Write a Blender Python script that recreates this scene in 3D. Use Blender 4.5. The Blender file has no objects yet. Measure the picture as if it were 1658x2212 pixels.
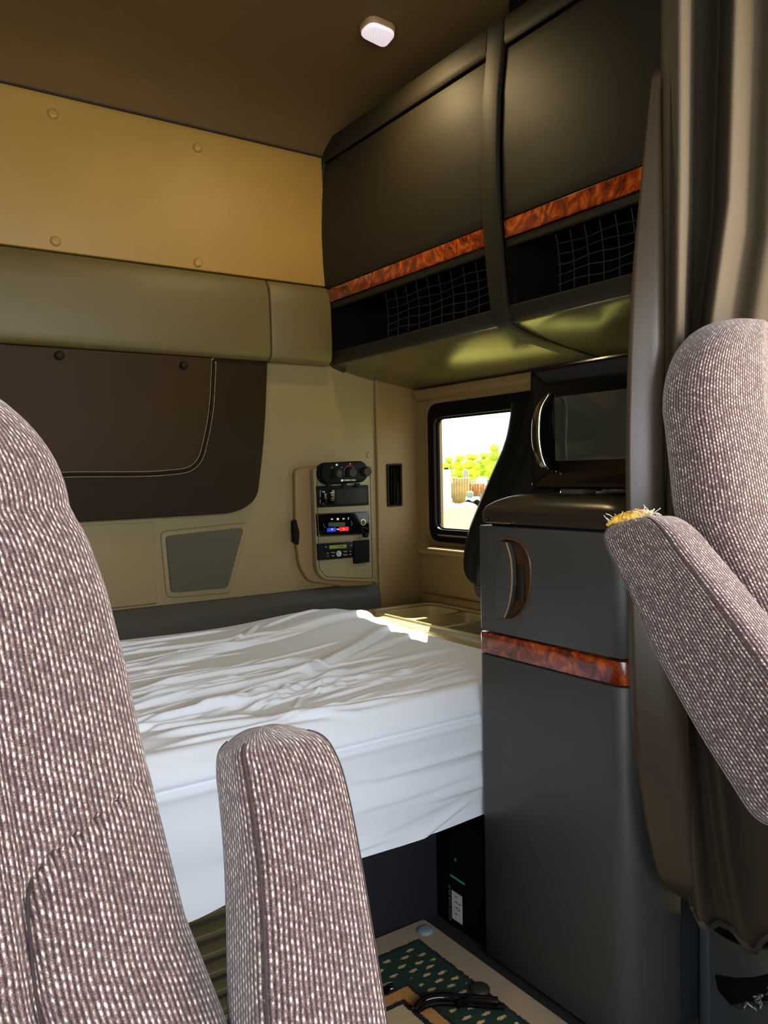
import bpy, bmesh, math, random
import numpy as np
from mathutils import Vector, Matrix
random.seed(7)
sc = bpy.context.scene
COL = sc.collection

# ---------------------------------------------------------------- camera
YAW, PITCH, ROLL, FPX = .60067, .046111, -.020352, 1750.77
EYE = Vector((0, 0, 1.02))
_f = Vector((math.sin(YAW)*math.cos(PITCH), math.cos(YAW)*math.cos(PITCH), -math.sin(PITCH)))
_r = Vector((math.cos(YAW), -math.sin(YAW), 0)); _u = _r.cross(_f)
CR = _r*math.cos(ROLL)+_u*math.sin(ROLL); CU = -_r*math.sin(ROLL)+_u*math.cos(ROLL)
cam_d = bpy.data.cameras.new('camera'); cam = bpy.data.objects.new('camera', cam_d); COL.objects.link(cam)
cam.matrix_world = Matrix(((CR.x, CU.x, -_f.x, EYE.x), (CR.y, CU.y, -_f.y, EYE.y), (CR.z, CU.z, -_f.z, EYE.z), (0, 0, 0, 1)))
cam_d.sensor_fit = 'VERTICAL'; cam_d.sensor_height = 24; cam_d.lens = 24*FPX/2212
cam_d.clip_start = .02; cam_d.clip_end = 500
sc.camera = cam

# ---------------------------------------------------------------- world, sun, exposure
SKY_STRENGTH = 1.9
SUN_STRENGTH = 16.0
EXPOSURE = 1.18
w = bpy.data.worlds.new('sky'); sc.world = w; w.use_nodes = True
nt = w.node_tree; nt.nodes.clear()
tc = nt.nodes.new('ShaderNodeTexCoord'); sx = nt.nodes.new('ShaderNodeSeparateXYZ')
rp = nt.nodes.new('ShaderNodeValToRGB'); bg = nt.nodes.new('ShaderNodeBackground'); wo = nt.nodes.new('ShaderNodeOutputWorld')
nt.links.new(tc.outputs['Generated'], sx.inputs[0]); nt.links.new(sx.outputs['Z'], rp.inputs[0])
rp.color_ramp.elements[0].position = 0; rp.color_ramp.elements[0].color = (1.0, 1.0, .98, 1)
rp.color_ramp.elements[1].position = .8; rp.color_ramp.elements[1].color = (.55, .72, 1.0, 1)
nt.links.new(rp.outputs[0], bg.inputs[0]); nt.links.new(bg.outputs[0], wo.inputs[0]); bg.inputs[1].default_value = SKY_STRENGTH
SUN_TRAVEL = Vector((-.53, -.15, -.72)).normalized()
sun_d = bpy.data.lights.new('sun', 'SUN'); sun_d.energy = SUN_STRENGTH; sun_d.angle = .009; sun_d.color = (1, .93, .8)
sun = bpy.data.objects.new('sun', sun_d); COL.objects.link(sun); sun.rotation_euler = SUN_TRAVEL.to_track_quat('-Z', 'Y').to_euler()
def area(name, loc, direction, sx_, sy_, power, color):
    d = bpy.data.lights.new(name, 'AREA'); d.shape = 'RECTANGLE'; d.size = sx_; d.size_y = sy_; d.energy = power; d.color = color
    o = bpy.data.objects.new(name, d); COL.objects.link(o); o.location = loc
    o.rotation_euler = Vector(direction).to_track_quat('-Z', 'Z').to_euler(); o.visible_camera = False
    return o
area('daylight_windshield', (.6, -1.0, 1.3), (0, 1, -.08), 2.0, .85, 19, (.92, .96, 1.0))
area('daylight_driver_window', (-.78, -.2, 1.2), (1, .45, -.15), .95, .95, 6, (.92, .96, 1.0))
area('daylight_passenger_window', (1.80, -.05, 1.24), (-1, .25, -.25), 1.25, .72, 25, (1.0, .84, .68))
sc.view_settings.view_transform = 'Standard'; sc.view_settings.look = 'None'
sc.view_settings.exposure = EXPOSURE; sc.view_settings.gamma = 1.0; sc.view_settings.use_curve_mapping = False

# ---------------------------------------------------------------- helpers
def ray(px, py): return (px-829)*CR+(1106-py)*CU+FPX*_f
def hit(ax, px, py, v):
    d = ray(px, py); t = (v-EYE[ax])/d[ax]; return EYE+d*t
def HX(px, py, v): return hit(0, px, py, v)
def HY(px, py, v): return hit(1, px, py, v)
def HZ(px, py, v): return hit(2, px, py, v)

def sm(c): return tuple((x/255/12.92 if x/255 <= .04045 else ((x/255+.055)/1.055)**2.4) for x in c)
MATS = {}
def mat(name, rgb, rough=.6, metal=0, bump=0, bscale=300, var=0, vscale=6, spec=.5, coat=0, emit=None, es=0):
    if name in MATS: return MATS[name]
    m = bpy.data.materials.new(name); m.use_nodes = True; n = m.node_tree; b = n.nodes['Principled BSDF']
    c = sm(rgb); b.inputs['Base Color'].default_value = (*c, 1); b.inputs['Roughness'].default_value = rough
    b.inputs['Metallic'].default_value = metal; b.inputs['Specular IOR Level'].default_value = spec; b.inputs['Coat Weight'].default_value = coat
    t = n.nodes.new('ShaderNodeTexCoord')
    if var:
        ns = n.nodes.new('ShaderNodeTexNoise'); ns.inputs['Scale'].default_value = vscale; ns.inputs['Detail'].default_value = 5
        r = n.nodes.new('ShaderNodeValToRGB'); r.color_ramp.elements[0].position = .3; r.color_ramp.elements[1].position = .7
        r.color_ramp.elements[0].color = (*[x*(1-var) for x in c], 1); r.color_ramp.elements[1].color = (*[min(1, x*(1+var)) for x in c], 1)
        n.links.new(t.outputs['Object'], ns.inputs['Vector']); n.links.new(ns.outputs['Fac'], r.inputs[0]); n.links.new(r.outputs[0], b.inputs['Base Color'])
    if bump:
        nb = n.nodes.new('ShaderNodeTexNoise'); nb.inputs['Scale'].default_value = bscale; nb.inputs['Detail'].default_value = 3
        bp = n.nodes.new('ShaderNodeBump'); bp.inputs['Strength'].default_value = bump; bp.inputs['Distance'].default_value = .001
        n.links.new(t.outputs['Object'], nb.inputs['Vector']); n.links.new(nb.outputs['Fac'], bp.inputs['Height']); n.links.new(bp.outputs[0], b.inputs['Normal'])
    if emit: b.inputs['Emission Color'].default_value = (*sm(emit), 1); b.inputs['Emission Strength'].default_value = es
    MATS[name] = m; return m

TAN = mat('tan_vinyl', (150, 116, 52), .5, bump=.25, bscale=900, var=.05)
CEIL = mat('headliner', (92, 68, 29), .75, bump=.3, bscale=700, var=.04)
OLIVE = mat('olive_vinyl', (90, 78, 42), .5, bump=.3, bscale=700, var=.05)
LOWER = mat('lower_wall_plastic', (122, 108, 72), .55, bump=.2, bscale=900, var=.03)
SIDE = mat('side_trim_plastic', (118, 95, 56), .55, bump=.2, bscale=900, var=.03)
LEATHER = mat('brown_leather', (34, 22, 6), .6, spec=.15, bump=.35, bscale=500, var=.08)
CHAR = mat('cabinet_charcoal', (35, 30, 18), .6, spec=.25, bump=.25, bscale=900, var=.03)
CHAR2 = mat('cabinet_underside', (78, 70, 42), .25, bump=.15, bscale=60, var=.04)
FR = mat('fridge_cabinet_grey', (58, 59, 57), .42, bump=.25, bscale=1100, var=.03)
BLACK = mat('black_plastic', (8, 8, 7), .5, spec=.1)
BLACKM = mat('black_matte', (8, 8, 9), .8, spec=.1)
GLOSS = mat('gloss_black', (6, 6, 7), .1, spec=.35)
SEAM = mat('dark_seam', (18, 14, 10), .8)
VINYL = mat('grey_vinyl_lining', (60, 49, 37), .34, bump=.15, bscale=600, var=.04)
PEDEST = mat('pedestal_grey', (50, 56, 60), .5, bump=.2, bscale=800)
WHITEP = mat('white_print', (225, 225, 215), .5)
GREYP = mat('grey_print', (120, 122, 116), .5)
CHROME = mat('chrome', (210, 210, 210), .12, metal=1)
METAL = mat('dark_metal', (60, 60, 60), .3, metal=1)

def burl():
    m = bpy.data.materials.new('burl_wood'); m.use_nodes = True; n = m.node_tree; b = n.nodes['Principled BSDF']
    t = n.nodes.new('ShaderNodeTexCoord'); a = n.nodes.new('ShaderNodeTexNoise'); a.inputs['Scale'].default_value = 16
    a.inputs['Detail'].default_value = 8; a.inputs['Distortion'].default_value = 2.6; a.inputs['Roughness'].default_value = .65
    r = n.nodes.new('ShaderNodeValToRGB'); e = r.color_ramp.elements
    e[0].position = .34; e[0].color = (*sm((48, 12, 4)), 1); e[1].position = .72; e[1].color = (*sm((205, 98, 28)), 1)
    k = e.new(.5); k.color = (*sm((128, 44, 12)), 1)
    n.links.new(t.outputs['Object'], a.inputs['Vector']); n.links.new(a.outputs['Fac'], r.inputs[0]); n.links.new(r.outputs[0], b.inputs['Base Color'])
    b.inputs['Roughness'].default_value = .25; b.inputs['Coat Weight'].default_value = .5
    return m
BURL = burl()

def knit(name, dark, mid, fleck, pitch):
    # ribbed knit upholstery in UV metres: ribs along v, pale stitches broken up by noise
    m = bpy.data.materials.new(name); m.use_nodes = True; n = m.node_tree; b = n.nodes['Principled BSDF']; L = n.links
    N = n.nodes.new
    uv = N('ShaderNodeUVMap'); sp = N('ShaderNodeSeparateXYZ'); L.new(uv.outputs[0], sp.inputs[0])
    def M(op, a, b_=None, c_=None):
        q = N('ShaderNodeMath'); q.operation = op
        for i, v in enumerate((a, b_, c_)):
            if v is None: continue
            if isinstance(v, (int, float)): q.inputs[i].default_value = v
            else: L.new(v, q.inputs[i])
        return q.outputs[0]
    wob = N('ShaderNodeTexNoise'); wob.inputs['Scale'].default_value = 60; L.new(uv.outputs[0], wob.inputs['Vector'])
    uu = M('ADD', sp.outputs[0], M('MULTIPLY', M('SUBTRACT', wob.outputs[0], .5), pitch*.5))
    rib = M('SINE', M('MULTIPLY', uu, 2*math.pi/pitch))
    cell = M('FLOOR', M('DIVIDE', uu, pitch))
    st = M('SINE', M('ADD', M('MULTIPLY', sp.outputs[1], 2*math.pi/(pitch*1.15)), M('MULTIPLY', cell, 2.4)))
    cb = N('ShaderNodeCombineXYZ'); L.new(M('MULTIPLY', cell, 7.31), cb.inputs[0]); L.new(M('DIVIDE', sp.outputs[1], pitch*1.1), cb.inputs[1])
    nz = N('ShaderNodeTexNoise'); nz.inputs['Scale'].default_value = 1; nz.inputs['Detail'].default_value = 2; L.new(cb.outputs[0], nz.inputs['Vector'])
    wn = N('ShaderNodeTexWhiteNoise'); wn.noise_dimensions = '2D'
    c2 = N('ShaderNodeCombineXYZ'); ph = M('ADD', M('DIVIDE', sp.outputs[1], pitch*1.15), M('MULTIPLY', cell, 2.4/(2*math.pi))); L.new(cell, c2.inputs[0]); L.new(M('FLOOR', M('SUBTRACT', ph, -.25)), c2.inputs[1])
    L.new(c2.outputs[0], wn.inputs['Vector'])
    bead = M('MULTIPLY', M('ADD', M('MULTIPLY', rib, .5), .5), M('ADD', M('MULTIPLY', st, .38), .62))
    fz = N('ShaderNodeTexNoise'); fz.inputs['Scale'].default_value = 900; fz.inputs['Detail'].default_value = 2; L.new(uv.outputs[0], fz.inputs['Vector'])
    hgt = bead
    ribn = M('ADD', M('MULTIPLY', rib, .5), .5)
    v = M('ADD', M('MULTIPLY', ribn, .30), M('MULTIPLY', M('MULTIPLY', bead, M('ADD', M('MULTIPLY', wn.outputs['Value'], .75), .18)), .62))
    v = M('ADD', v, M('ADD', M('MULTIPLY', M('SUBTRACT', nz.outputs[0], .5), .55), M('MULTIPLY', M('SUBTRACT', fz.outputs[0], .5), .75)))
    v = M('ADD', v, .03)
    r = N('ShaderNodeValToRGB'); e = r.color_ramp.elements
    e[0].position = .05; e[0].color = (*sm(dark), 1); e[1].position = .95; e[1].color = (*sm(fleck), 1)
    k = e.new(.45); k.color = (*sm(mid), 1)
    L.new(v, r.inputs[0]); L.new(r.outputs[0], b.inputs['Base Color'])
    bp = N('ShaderNodeBump'); bp.inputs['Strength'].default_value = .6; bp.inputs['Distance'].default_value = pitch*.35
    L.new(M('ADD', hgt, M('MULTIPLY', fz.outputs[0], .6)), bp.inputs['Height']); L.new(bp.outputs[0], b.inputs['Normal'])
    b.inputs['Roughness'].default_value = .9; b.inputs['Specular IOR Level'].default_value = .2; b.inputs['Sheen Weight'].default_value = .25
    return m
KNIT = knit('knit_upholstery', (36, 25, 28), (104, 84, 80), (216, 202, 188), .0048)

def cloth_mat(name, rgb, line=.0016, depth=.5):
    m = mat(name, rgb, .85, var=.05, vscale=10); n = m.node_tree
    t = n.nodes.new('ShaderNodeTexCoord'); wv = n.nodes.new('ShaderNodeTexWave'); wv.inputs['Scale'].default_value = 1/line/3.0; wv.bands_direction = 'X'
    bp = n.nodes.new('ShaderNodeBump'); bp.inputs['Strength'].default_value = depth; bp.inputs['Distance'].default_value = .0006
    n.links.new(t.outputs['UV'], wv.inputs['Vector']); n.links.new(wv.outputs['Fac'], bp.inputs['Height'])
    n.links.new(bp.outputs[0], n.nodes['Principled BSDF'].inputs['Normal']); return m
CURT = cloth_mat('curtain_cloth', (56, 45, 26))
SHEET = mat('white_sheet', (224, 232, 243), .8, bump=.08, bscale=1500, var=.03, vscale=3)

def prop(o, label=None, cat=None, group=None, kind=None):
    if label: o['label'] = label
    if cat: o['category'] = cat
    if group: o['group'] = group
    if kind: o['kind'] = kind
    return o
def thing(name, label, cat, loc=(0, 0, 0), group=None):
    o = bpy.data.objects.new(name, None); COL.objects.link(o); o.location = loc; o.empty_display_size = .05
    return prop(o, label, cat, group)
def origin(p):
    v = Vector((0, 0, 0))
    while p is not None: v += p.location; p = p.parent
    return v
def link(name, me, m, parent=None, smooth=None):
    """mesh given in world coordinates; stored relative to its parent's origin"""
    o = bpy.data.objects.new(name, me); COL.objects.link(o)
    if parent is not None:
        me.transform(Matrix.Translation(-origin(parent))); o.parent = parent
    else:
        c = sum((v.co for v in me.vertices), Vector())/max(1, len(me.vertices)); me.transform(Matrix.Translation(-c)); o.location = c
    if m is not None: me.materials.append(m)
    if smooth: 
        me.polygons.foreach_set('use_smooth', [True]*len(me.polygons))
        if isinstance(smooth, (int, float)) and smooth is not True:
            me.set_sharp_from_angle(angle=math.radians(smooth))
    return o
def mk(bm):
    bmesh.ops.recalc_face_normals(bm, faces=bm.faces); me = bpy.data.meshes.new('m'); bm.to_mesh(me); bm.free(); return me
def bev(bm, w_, seg=2, ang=30):
    if w_ <= 0: return
    es = [e for e in bm.edges if len(e.link_faces) == 2 and e.calc_face_angle(0) > math.radians(ang)]
    bmesh.ops.bevel(bm, geom=es, offset=w_, segments=seg, affect='EDGES', profile=.5, clamp_overlap=True)
def box(bm, lo, hi):
    vs = [bm.verts.new((x, y, z)) for x in (lo[0], hi[0]) for y in (lo[1], hi[1]) for z in (lo[2], hi[2])]
    for f in ((0, 1, 3, 2), (4, 6, 7, 5), (0, 4, 5, 1), (2, 3, 7, 6), (0, 2, 6, 4), (1, 5, 7, 3)): bm.faces.new([vs[i] for i in f])
def bx(name, lo, hi, m, parent=None, b=.003, seg=2):
    bm = bmesh.new(); box(bm, lo, hi); bmesh.ops.recalc_face_normals(bm, faces=bm.faces); bev(bm, b, seg); return link(name, mk(bm), m, parent, 40)
def prism(bm, loop, off):
    a = [bm.verts.new(p) for p in loop]; c = [bm.verts.new(Vector(p)+Vector(off)) for p in loop]; n_ = len(a)
    bm.faces.new(a); bm.faces.new(list(reversed(c)))
    for i in range(n_): bm.faces.new([a[i], a[(i+1) % n_], c[(i+1) % n_], c[i]][::-1])
def pz(name, loop, off, m, parent=None, b=.002, seg=2, ang=30):
    bm = bmesh.new(); prism(bm, loop, off); bmesh.ops.recalc_face_normals(bm, faces=bm.faces); bev(bm, b, seg, ang)
    return link(name, mk(bm), m, parent, 40)
def rounded(pts, r, n=5):
    """round the corners of a closed polygon of Vectors; r is one radius or a list"""
    out = []; k = len(pts)
    for i in range(k):
        p = Vector(pts[i]); a = Vector(pts[i-1])-p; c = Vector(pts[(i+1) % k])-p
        rr = r[i] if isinstance(r, (list, tuple)) else r
        rr = min(rr, a.length*.49, c.length*.49)
        if rr < 1e-5: out.append(p); continue
        s = p+a.normalized()*rr; e = p+c.normalized()*rr
        for j in range(n+1):
            t = j/n; out.append(s*(1-t)**2+p*2*t*(1-t)+e*t*t)
    return out
def quadY(pts, Y): return [HY(x, y, Y) for x, y in pts]
def quadX(pts, X): return [HX(x, y, X) for x, y in pts]
def tube_bm(bm, pts, r, seg=8, closed=False):
    pts = [Vector(p) for p in pts]; rings = []; n_ = len(pts); up = None
    for i, p in enumerate(pts):
        if closed: d = pts[(i+1) % n_]-pts[i-1]
        else: d = pts[min(i+1, n_-1)]-pts[max(i-1, 0)]
        d.normalize()
        if up is None:
            up = Vector((0, 0, 1)) if abs(d.z) < .9 else Vector((1, 0, 0))
        s = d.cross(up).normalized(); up = s.cross(d).normalized()
        rr = r[i] if isinstance(r, (list, tuple)) else r
        rings.append([bm.verts.new(p+(s*math.cos(a)+up*math.sin(a))*rr) for a in [2*math.pi*j/seg for j in range(seg)]])
    for i in range(n_ if closed else n_-1):
        A = rings[i]; B = rings[(i+1) % n_]
        for j in range(seg): bm.faces.new([A[j], A[(j+1) % seg], B[(j+1) % seg], B[j]])
    if not closed: bm.faces.new(rings[0][::-1]); bm.faces.new(rings[-1])
def tube(name, pts, r, m, parent=None, seg=8, closed=False):
    bm = bmesh.new(); tube_bm(bm, pts, r, seg, closed); return link(name, mk(bm), m, parent, 60)
def spline(pts, n=8):
    pts = [Vector(p) for p in pts]; P = [pts[0]*2-pts[1]]+pts+[pts[-1]*2-pts[-2]]; o = []
    for i in range(1, len(P)-2):
        for j in range(n):
            t = j/n; a, b, c, d = P[i-1:i+3]
            o.append(.5*((2*b)+(c-a)*t+(2*a-5*b+4*c-d)*t*t+(3*b-a-3*c+d)*t**3))
    o.append(pts[-1]); return o
def button(name, c, nrm, r, h, m, parent=None, seg=20):
    """shallow domed disc"""
    bm = bmesh.new(); nrm = Vector(nrm).normalized(); q = nrm.to_track_quat('Z', 'Y'); c = Vector(c)
    prof = [(r*1.0, -h*.4), (r, h*.25), (r*.93, h*.6), (r*.75, h*.85), (r*.4, h*.98)]
    rings = [[bm.verts.new(c+q@Vector((math.cos(2*math.pi*j/seg)*a, math.sin(2*math.pi*j/seg)*a, z))) for j in range(seg)] for a, z in prof]
    for A, B in zip(rings, rings[1:]):
        for j in range(seg): bm.faces.new([A[j], A[(j+1) % seg], B[(j+1) % seg], B[j]])
    bm.faces.new(rings[0][::-1]); bm.faces.new(rings[-1]); return link(name, mk(bm), m, parent, 50)
def grid(name, P, m, parent=None, smooth=True, thick=0, uv=None):
    """P[i][j] -> Vector grid surface"""
    nu, nv = len(P), len(P[0]); me = bpy.data.meshes.new('m')
    me.from_pydata([tuple(p) for r in P for p in r], [], [(i*nv+j, (i+1)*nv+j, (i+1)*nv+j+1, i*nv+j+1) for i in range(nu-1) for j in range(nv-1)])
    if uv:
        l = me.uv_layers.new(name='UVMap'); flat = [uv[i][j] for i in range(nu) for j in range(nv)]
        for lp in me.loops: l.data[lp.index].uv = flat[lp.vertex_index]
    o = link(name, me, m, parent, smooth)
    if thick:
        s = o.modifiers.new('s', 'SOLIDIFY'); s.thickness = thick; s.offset = 0
    return o
def ribbon(name, prof, y0, y1, th, m, parent=None, b=.002, ax='Y', inward=(1, 0)):
    """thick sheet: a 2-D profile [(x,z)] (or (x,y) when ax='Z') swept between y0 and y1, thickened towards `inward`"""
    pr = [Vector((p[0], p[1])) for p in prof]; inn = []
    for i in range(len(pr)):
        d = (pr[min(i+1, len(pr)-1)]-pr[max(i-1, 0)]).normalized(); nn = Vector((-d.y, d.x))
        if nn.dot(Vector(inward)) < 0: nn = -nn
        inn.append(pr[i]+nn*th)
    loop = pr+inn[::-1]
    if ax == 'Y': L_ = [(p.x, y0, p.y) for p in loop]; off = (0, y1-y0, 0)
    else: L_ = [(p.x, p.y, y0) for p in loop]; off = (0, 0, y1-y0)
    return pz(name, L_, off, m, parent, b, 2, 50)
def loft(name, rings, m, parent=None, uvs=None, cap=True, smooth=True):
    bm = bmesh.new(); V_ = [[bm.verts.new(p) for p in r] for r in rings]; k = len(rings[0])
    lay = bm.loops.layers.uv.new('UVMap')
    for i in range(len(V_)-1):
        for j in range(k):
            f = bm.faces.new([V_[i][j], V_[i][(j+1) % k], V_[i+1][(j+1) % k], V_[i+1][j]])
            if uvs:
                for lp, (a, b_) in zip(f.loops, ((i, j), (i, j+1), (i+1, j+1), (i+1, j))): lp[lay].uv = uvs[a][b_]
    if cap: bm.faces.new(V_[0][::-1]); bm.faces.new(V_[-1])
    return link(name, mk(bm), m, parent, smooth)
def cut(o, cutters):
    for c in cutters:
        md = o.modifiers.new('b', 'BOOLEAN'); md.operation = 'DIFFERENCE'; md.object = c; md.solver = 'EXACT'
    bpy.context.view_layer.update(); dg = bpy.context.evaluated_depsgraph_get()
    me = bpy.data.meshes.new_from_object(o.evaluated_get(dg)); o.modifiers.clear(); o.data = me
    for c in cutters: bpy.data.objects.remove(c, do_unlink=True)
    me.polygons.foreach_set('use_smooth', [True]*len(me.polygons)); me.set_sharp_from_angle(angle=math.radians(35))
def text(name, s, loc, size, m, parent, right=(1, 0, 0), up=(0, 0, 1), depth=.0004, align='CENTER'):
    cu = bpy.data.curves.new('t', 'FONT'); cu.body = s; cu.size = size; cu.extrude = depth; cu.align_x = align; cu.align_y = 'CENTER'
    t = bpy.data.objects.new('t', cu); COL.objects.link(t); bpy.context.view_layer.update()
    me = bpy.data.meshes.new_from_object(t.evaluated_get(bpy.context.evaluated_depsgraph_get())); bpy.data.objects.remove(t, do_unlink=True)
    R_, U_ = Vector(right).normalized(), Vector(up).normalized(); N_ = R_.cross(U_)
    me.materials.clear()
    me.transform(Matrix(((R_.x, U_.x, N_.x, loc[0]), (R_.y, U_.y, N_.y, loc[1]), (R_.z, U_.z, N_.z, loc[2]), (0, 0, 0, 1))))
    return link(name, me, m, parent)

XL, XR, YB, YF = -.64, 1.737, 2.32, -1.05
ZC = 2.16

# ================================================================ the setting
bm = bmesh.new()   # aisle and sleeper floor with a lower foot well on the passenger side
box(bm, (XL-.05, YF, -.20), (1.09, YB+.05, 0)); box(bm, (1.09, .885, -.20), (XR+.1, YB+.05, 0)); box(bm, (1.09, YF, -.20), (XR+.1, .885, -.13))
prop(link('floor', mk(bm), mat('floor_mat', (30, 29, 27), .7, bump=.5, bscale=200), None), kind='structure')
# ceiling with a cove running down to the seam above the rear wall
cp = [(YF, ZC), (1.2, ZC), (1.9, ZC-.002)]+[(2.32-.005-.22*(1-math.sin(a)), ZC-.115+.11*math.cos(a)) for a in [math.radians(k) for k in range(10, 95, 8)]]
cp = [(YF, ZC), (1.6, ZC), (1.9, ZC-.004), (2.06, ZC-.012), (2.15, ZC-.026), (2.22, ZC-.048), (2.27, ZC-.075), (2.305, ZC-.105)]
CS = 2.052   # seam height
cp[-1] = (2.318, CS)
CPF = spline([(0, a, b) for a, b in cp[1:]], 5)
cp = [(YF, ZC)]+[(p.y, p.z) for p in CPF]
loop = [(XL, a, b) for a, b in cp]+[(XL, YB+.06, CS), (XL, YB+.06, ZC+.05), (XL, YF, ZC+.05)]
ceil = pz('ceiling', loop, (XR+.08-XL, 0, 0), CEIL, None, 0)
prop(ceil, kind='structure')
for px, py in ((577, 70), (855, 170)):
    button('ceiling_button', HZ(px, py, ZC), (0, 0, -1), .012, .004, CEIL, ceil)
# rear wall: lower moulding, behind everything
prop(bx('wall_back', (XL, YB, 0), (XR+.08, YB+.05, ZC+.05), LOWER, None, 0), kind='structure')
XS = HY(808, 1000, YB).x       # seam where the corner trim starts
bm = bmesh.new(); box(bm, (XS+.004, YB-.012, .4), (XR+.02, YB+.004, 1.40)); bmesh.ops.recalc_face_normals(bm, faces=bm.faces); bev(bm, .006, 3)
prop(link('trim_1', mk(bm), SIDE, None, 40), kind='structure')
# front shell of the cab (bulkhead openings let daylight in)
def wallX(name, x0, x1, outer, hole, m):
    (ya, yb, za, zb) = outer; bm = bmesh.new()
    if hole:
        (ha, hb, hc, hd) = hole
        for lo, hi in (((x0, ya, za), (x1, ha, zb)), ((x0, hb, za), (x1, yb, zb)), ((x0, ha, za), (x1, hb, hc)), ((x0, ha, hd), (x1, hb, zb))): box(bm, lo, hi)
    else: box(bm, (x0, ya, za), (x1, yb, zb))
    return prop(link(name, mk(bm), m, None), kind='structure')
wallX('wall_left', XL-.05, XL, (YF, YB+.05, 0, ZC), (-.75, .32, .02, 1.72), OLIVE)
WX0, WX1 = XR, XR+.04
# side wall is made of a sleeper half with the real window hole and a cab half with the passenger window
WIN = dict(y0=1.50, y1=2.225, z0=.80, z1=1.245)
wallX('wall_right', WX0, WX1, (.80, YB+.05, 0, ZC), (WIN['y0'], WIN['y1'], WIN['z0'], WIN['z1']), SIDE)
wallX('wall_cab_right', WX0, WX1, (YF, .80, -.13, ZC), (-.75, .74, .86, 1.86), OLIVE)
bm = bmesh.new()
for lo, hi in (((XL, YF-.04, 0), (XR, YF, .92)), ((XL, YF-.04, 1.72), (XR, YF, ZC)), ((XL, YF-.04, .92), (XL+.1, YF, 1.72)), ((XR-.1, YF-.04, .92), (XR, YF, 1.72))): box(bm, lo, hi)
prop(link('wall_front', mk(bm), OLIVE, None), kind='structure')

# ---------------------------------------------------------------- rear wall dressings
# upper tan panel with four buttons
XC = 1.372
up = thing('upper_wall_panel', 'large smooth tan vinyl panel with four buttons on rear wall under the ceiling', 'wall panel', (.4, YB, 1.84))
P = []
for i in range(41):
    x = XL+(XC+.06-XL)*i/40; row = []
    for j in range(25):
        t = j/24; z = CS-.002+(1.632-CS)*t
        y = YB-.012-.022*math.sin(math.pi*t)**.5*0 -.018*t
        y -= .0
        row.append(Vector((x, y, z)))
    P.append(row)
loop = [(XL, YB-.008, CS-.001), (XL, YB-.012, CS-.02), (XL, YB-.022, 1.80), (XL, YB-.03, 1.632), (XL, YB+.01, 1.632), (XL, YB+.01, CS-.001)]
pz('panel', loop, (1.366-XL, 0, 0), TAN, up, .004, 3)
for px, py in ((115, 245), (428, 318), (118, 523), (425, 569)):
    p = HY(px, py, YB-.02); p.y = YB-.013-.017*(CS-p.z)/.42
    button('button', p, (0, -1, .05), .0135, .008, TAN, up)
tube('seam_line', [(XL, YB-.010, CS+.0005), (1.375, YB-.010, CS+.0005)], .0022, SEAM, up, 6)
# olive band, two lengths
def band(x0, x1, nm, label):
    prof = [(YB-.005, 1.628), (YB-.035, 1.626), (YB-.052, 1.60), (YB-.058, 1.55), (YB-.060, 1.47), (YB-.060, 1.41), (YB-.054, 1.388), (YB-.035, 1.377), (YB+.002, 1.378)]
    o = pz(nm, [(x0, a, b) for a, b in prof], (x1-x0, 0, 0), OLIVE, None, .006, 3)
    return prop(o, label, 'padded band')
XSE = HY(585, 700, YB-.058).x
band(XL, XSE-.0015, 'padded_band', 'long olive padded band across rear wall above the dark leather panel')
band(XSE+.0015, 1.362, 'padded_band', 'short olive padded band section beside the overhead cabinet, right of the vertical seam')
# dark leather padded panel
lp = thing('leather_panel', 'dark brown padded leather panel with stitched centre on rear wall above the grey moulding', 'padded panel', (.4, YB, 1.15))
yl = YB-.035
L1 = [HY(-900, 690, yl), HY(578, 788, yl), HY(572, 940, yl), HY(556, 1080, yl), HY(510, 1108, yl), HY(183, 1127, yl), HY(-900, 1165, yl)]
L1[0] = Vector((XL+.02, yl, 1.375)); L1[6] = Vector((XL+.02, yl, .905)); L1[1].z = 1.377
pz('border_pad', rounded(L1, [.02, .004, .12, .05, .06, .02, .03], 6), (0, .034, 0), LEATHER, lp, .012, 4, 50)
yi = YB-.043
L2 = [Vector((XL+.14, yi, 1.374)), HY(458, 783, yi), HY(452, 900, yi), HY(425, 1010, yi), HY(330, 1020, yi), HY(150, 1020, yi), Vector((XL+.14, yi, .99))]
L2[1].z = 1.374; L2r = rounded(L2, [.02, .003, .08, .05, .06, .03, .05], 6)
pz('centre_pad', L2r, (0, .03, 0), mat('brown_leather_worn', (46, 31, 8), .58, spec=.18, bump=.35, bscale=500, var=.12, vscale=4), lp, .007, 4, 50)
edge = [p for p in L2r if p.x > XL+.2 and p.z < 1.372]
edge = sorted(edge, key=lambda p: 0) 
def offs(path, d):
    o = []
    for i, p in enumerate(path):
        t = (path[min(i+1, len(path)-1)]-path[max(i-1, 0)]).normalized(); nn = Vector((-t.z, 0, t.x)); o.append(p+nn*d)
    return o
def resamp(path, step):
    o = [path[0]]; acc = 0
    for a, b in zip(path, path[1:]):
        l = (b-a).length; t = step-acc
        while t <= l: o.append(a+(b-a)*(t/l)); t += step
        acc = l-(t-step)
    return o
path = resamp([Vector((edge[0].x+.006, yi+.001, 1.373))]+[p+Vector((0, .001, 0)) for p in edge]+[Vector((XL+.2, yi+.001, .985))], .006)
tube('piping', offs(path, .006), .003, LEATHER, lp, 6)
THREAD = mat('stitch_thread', (176, 156, 130), .7)
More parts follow.
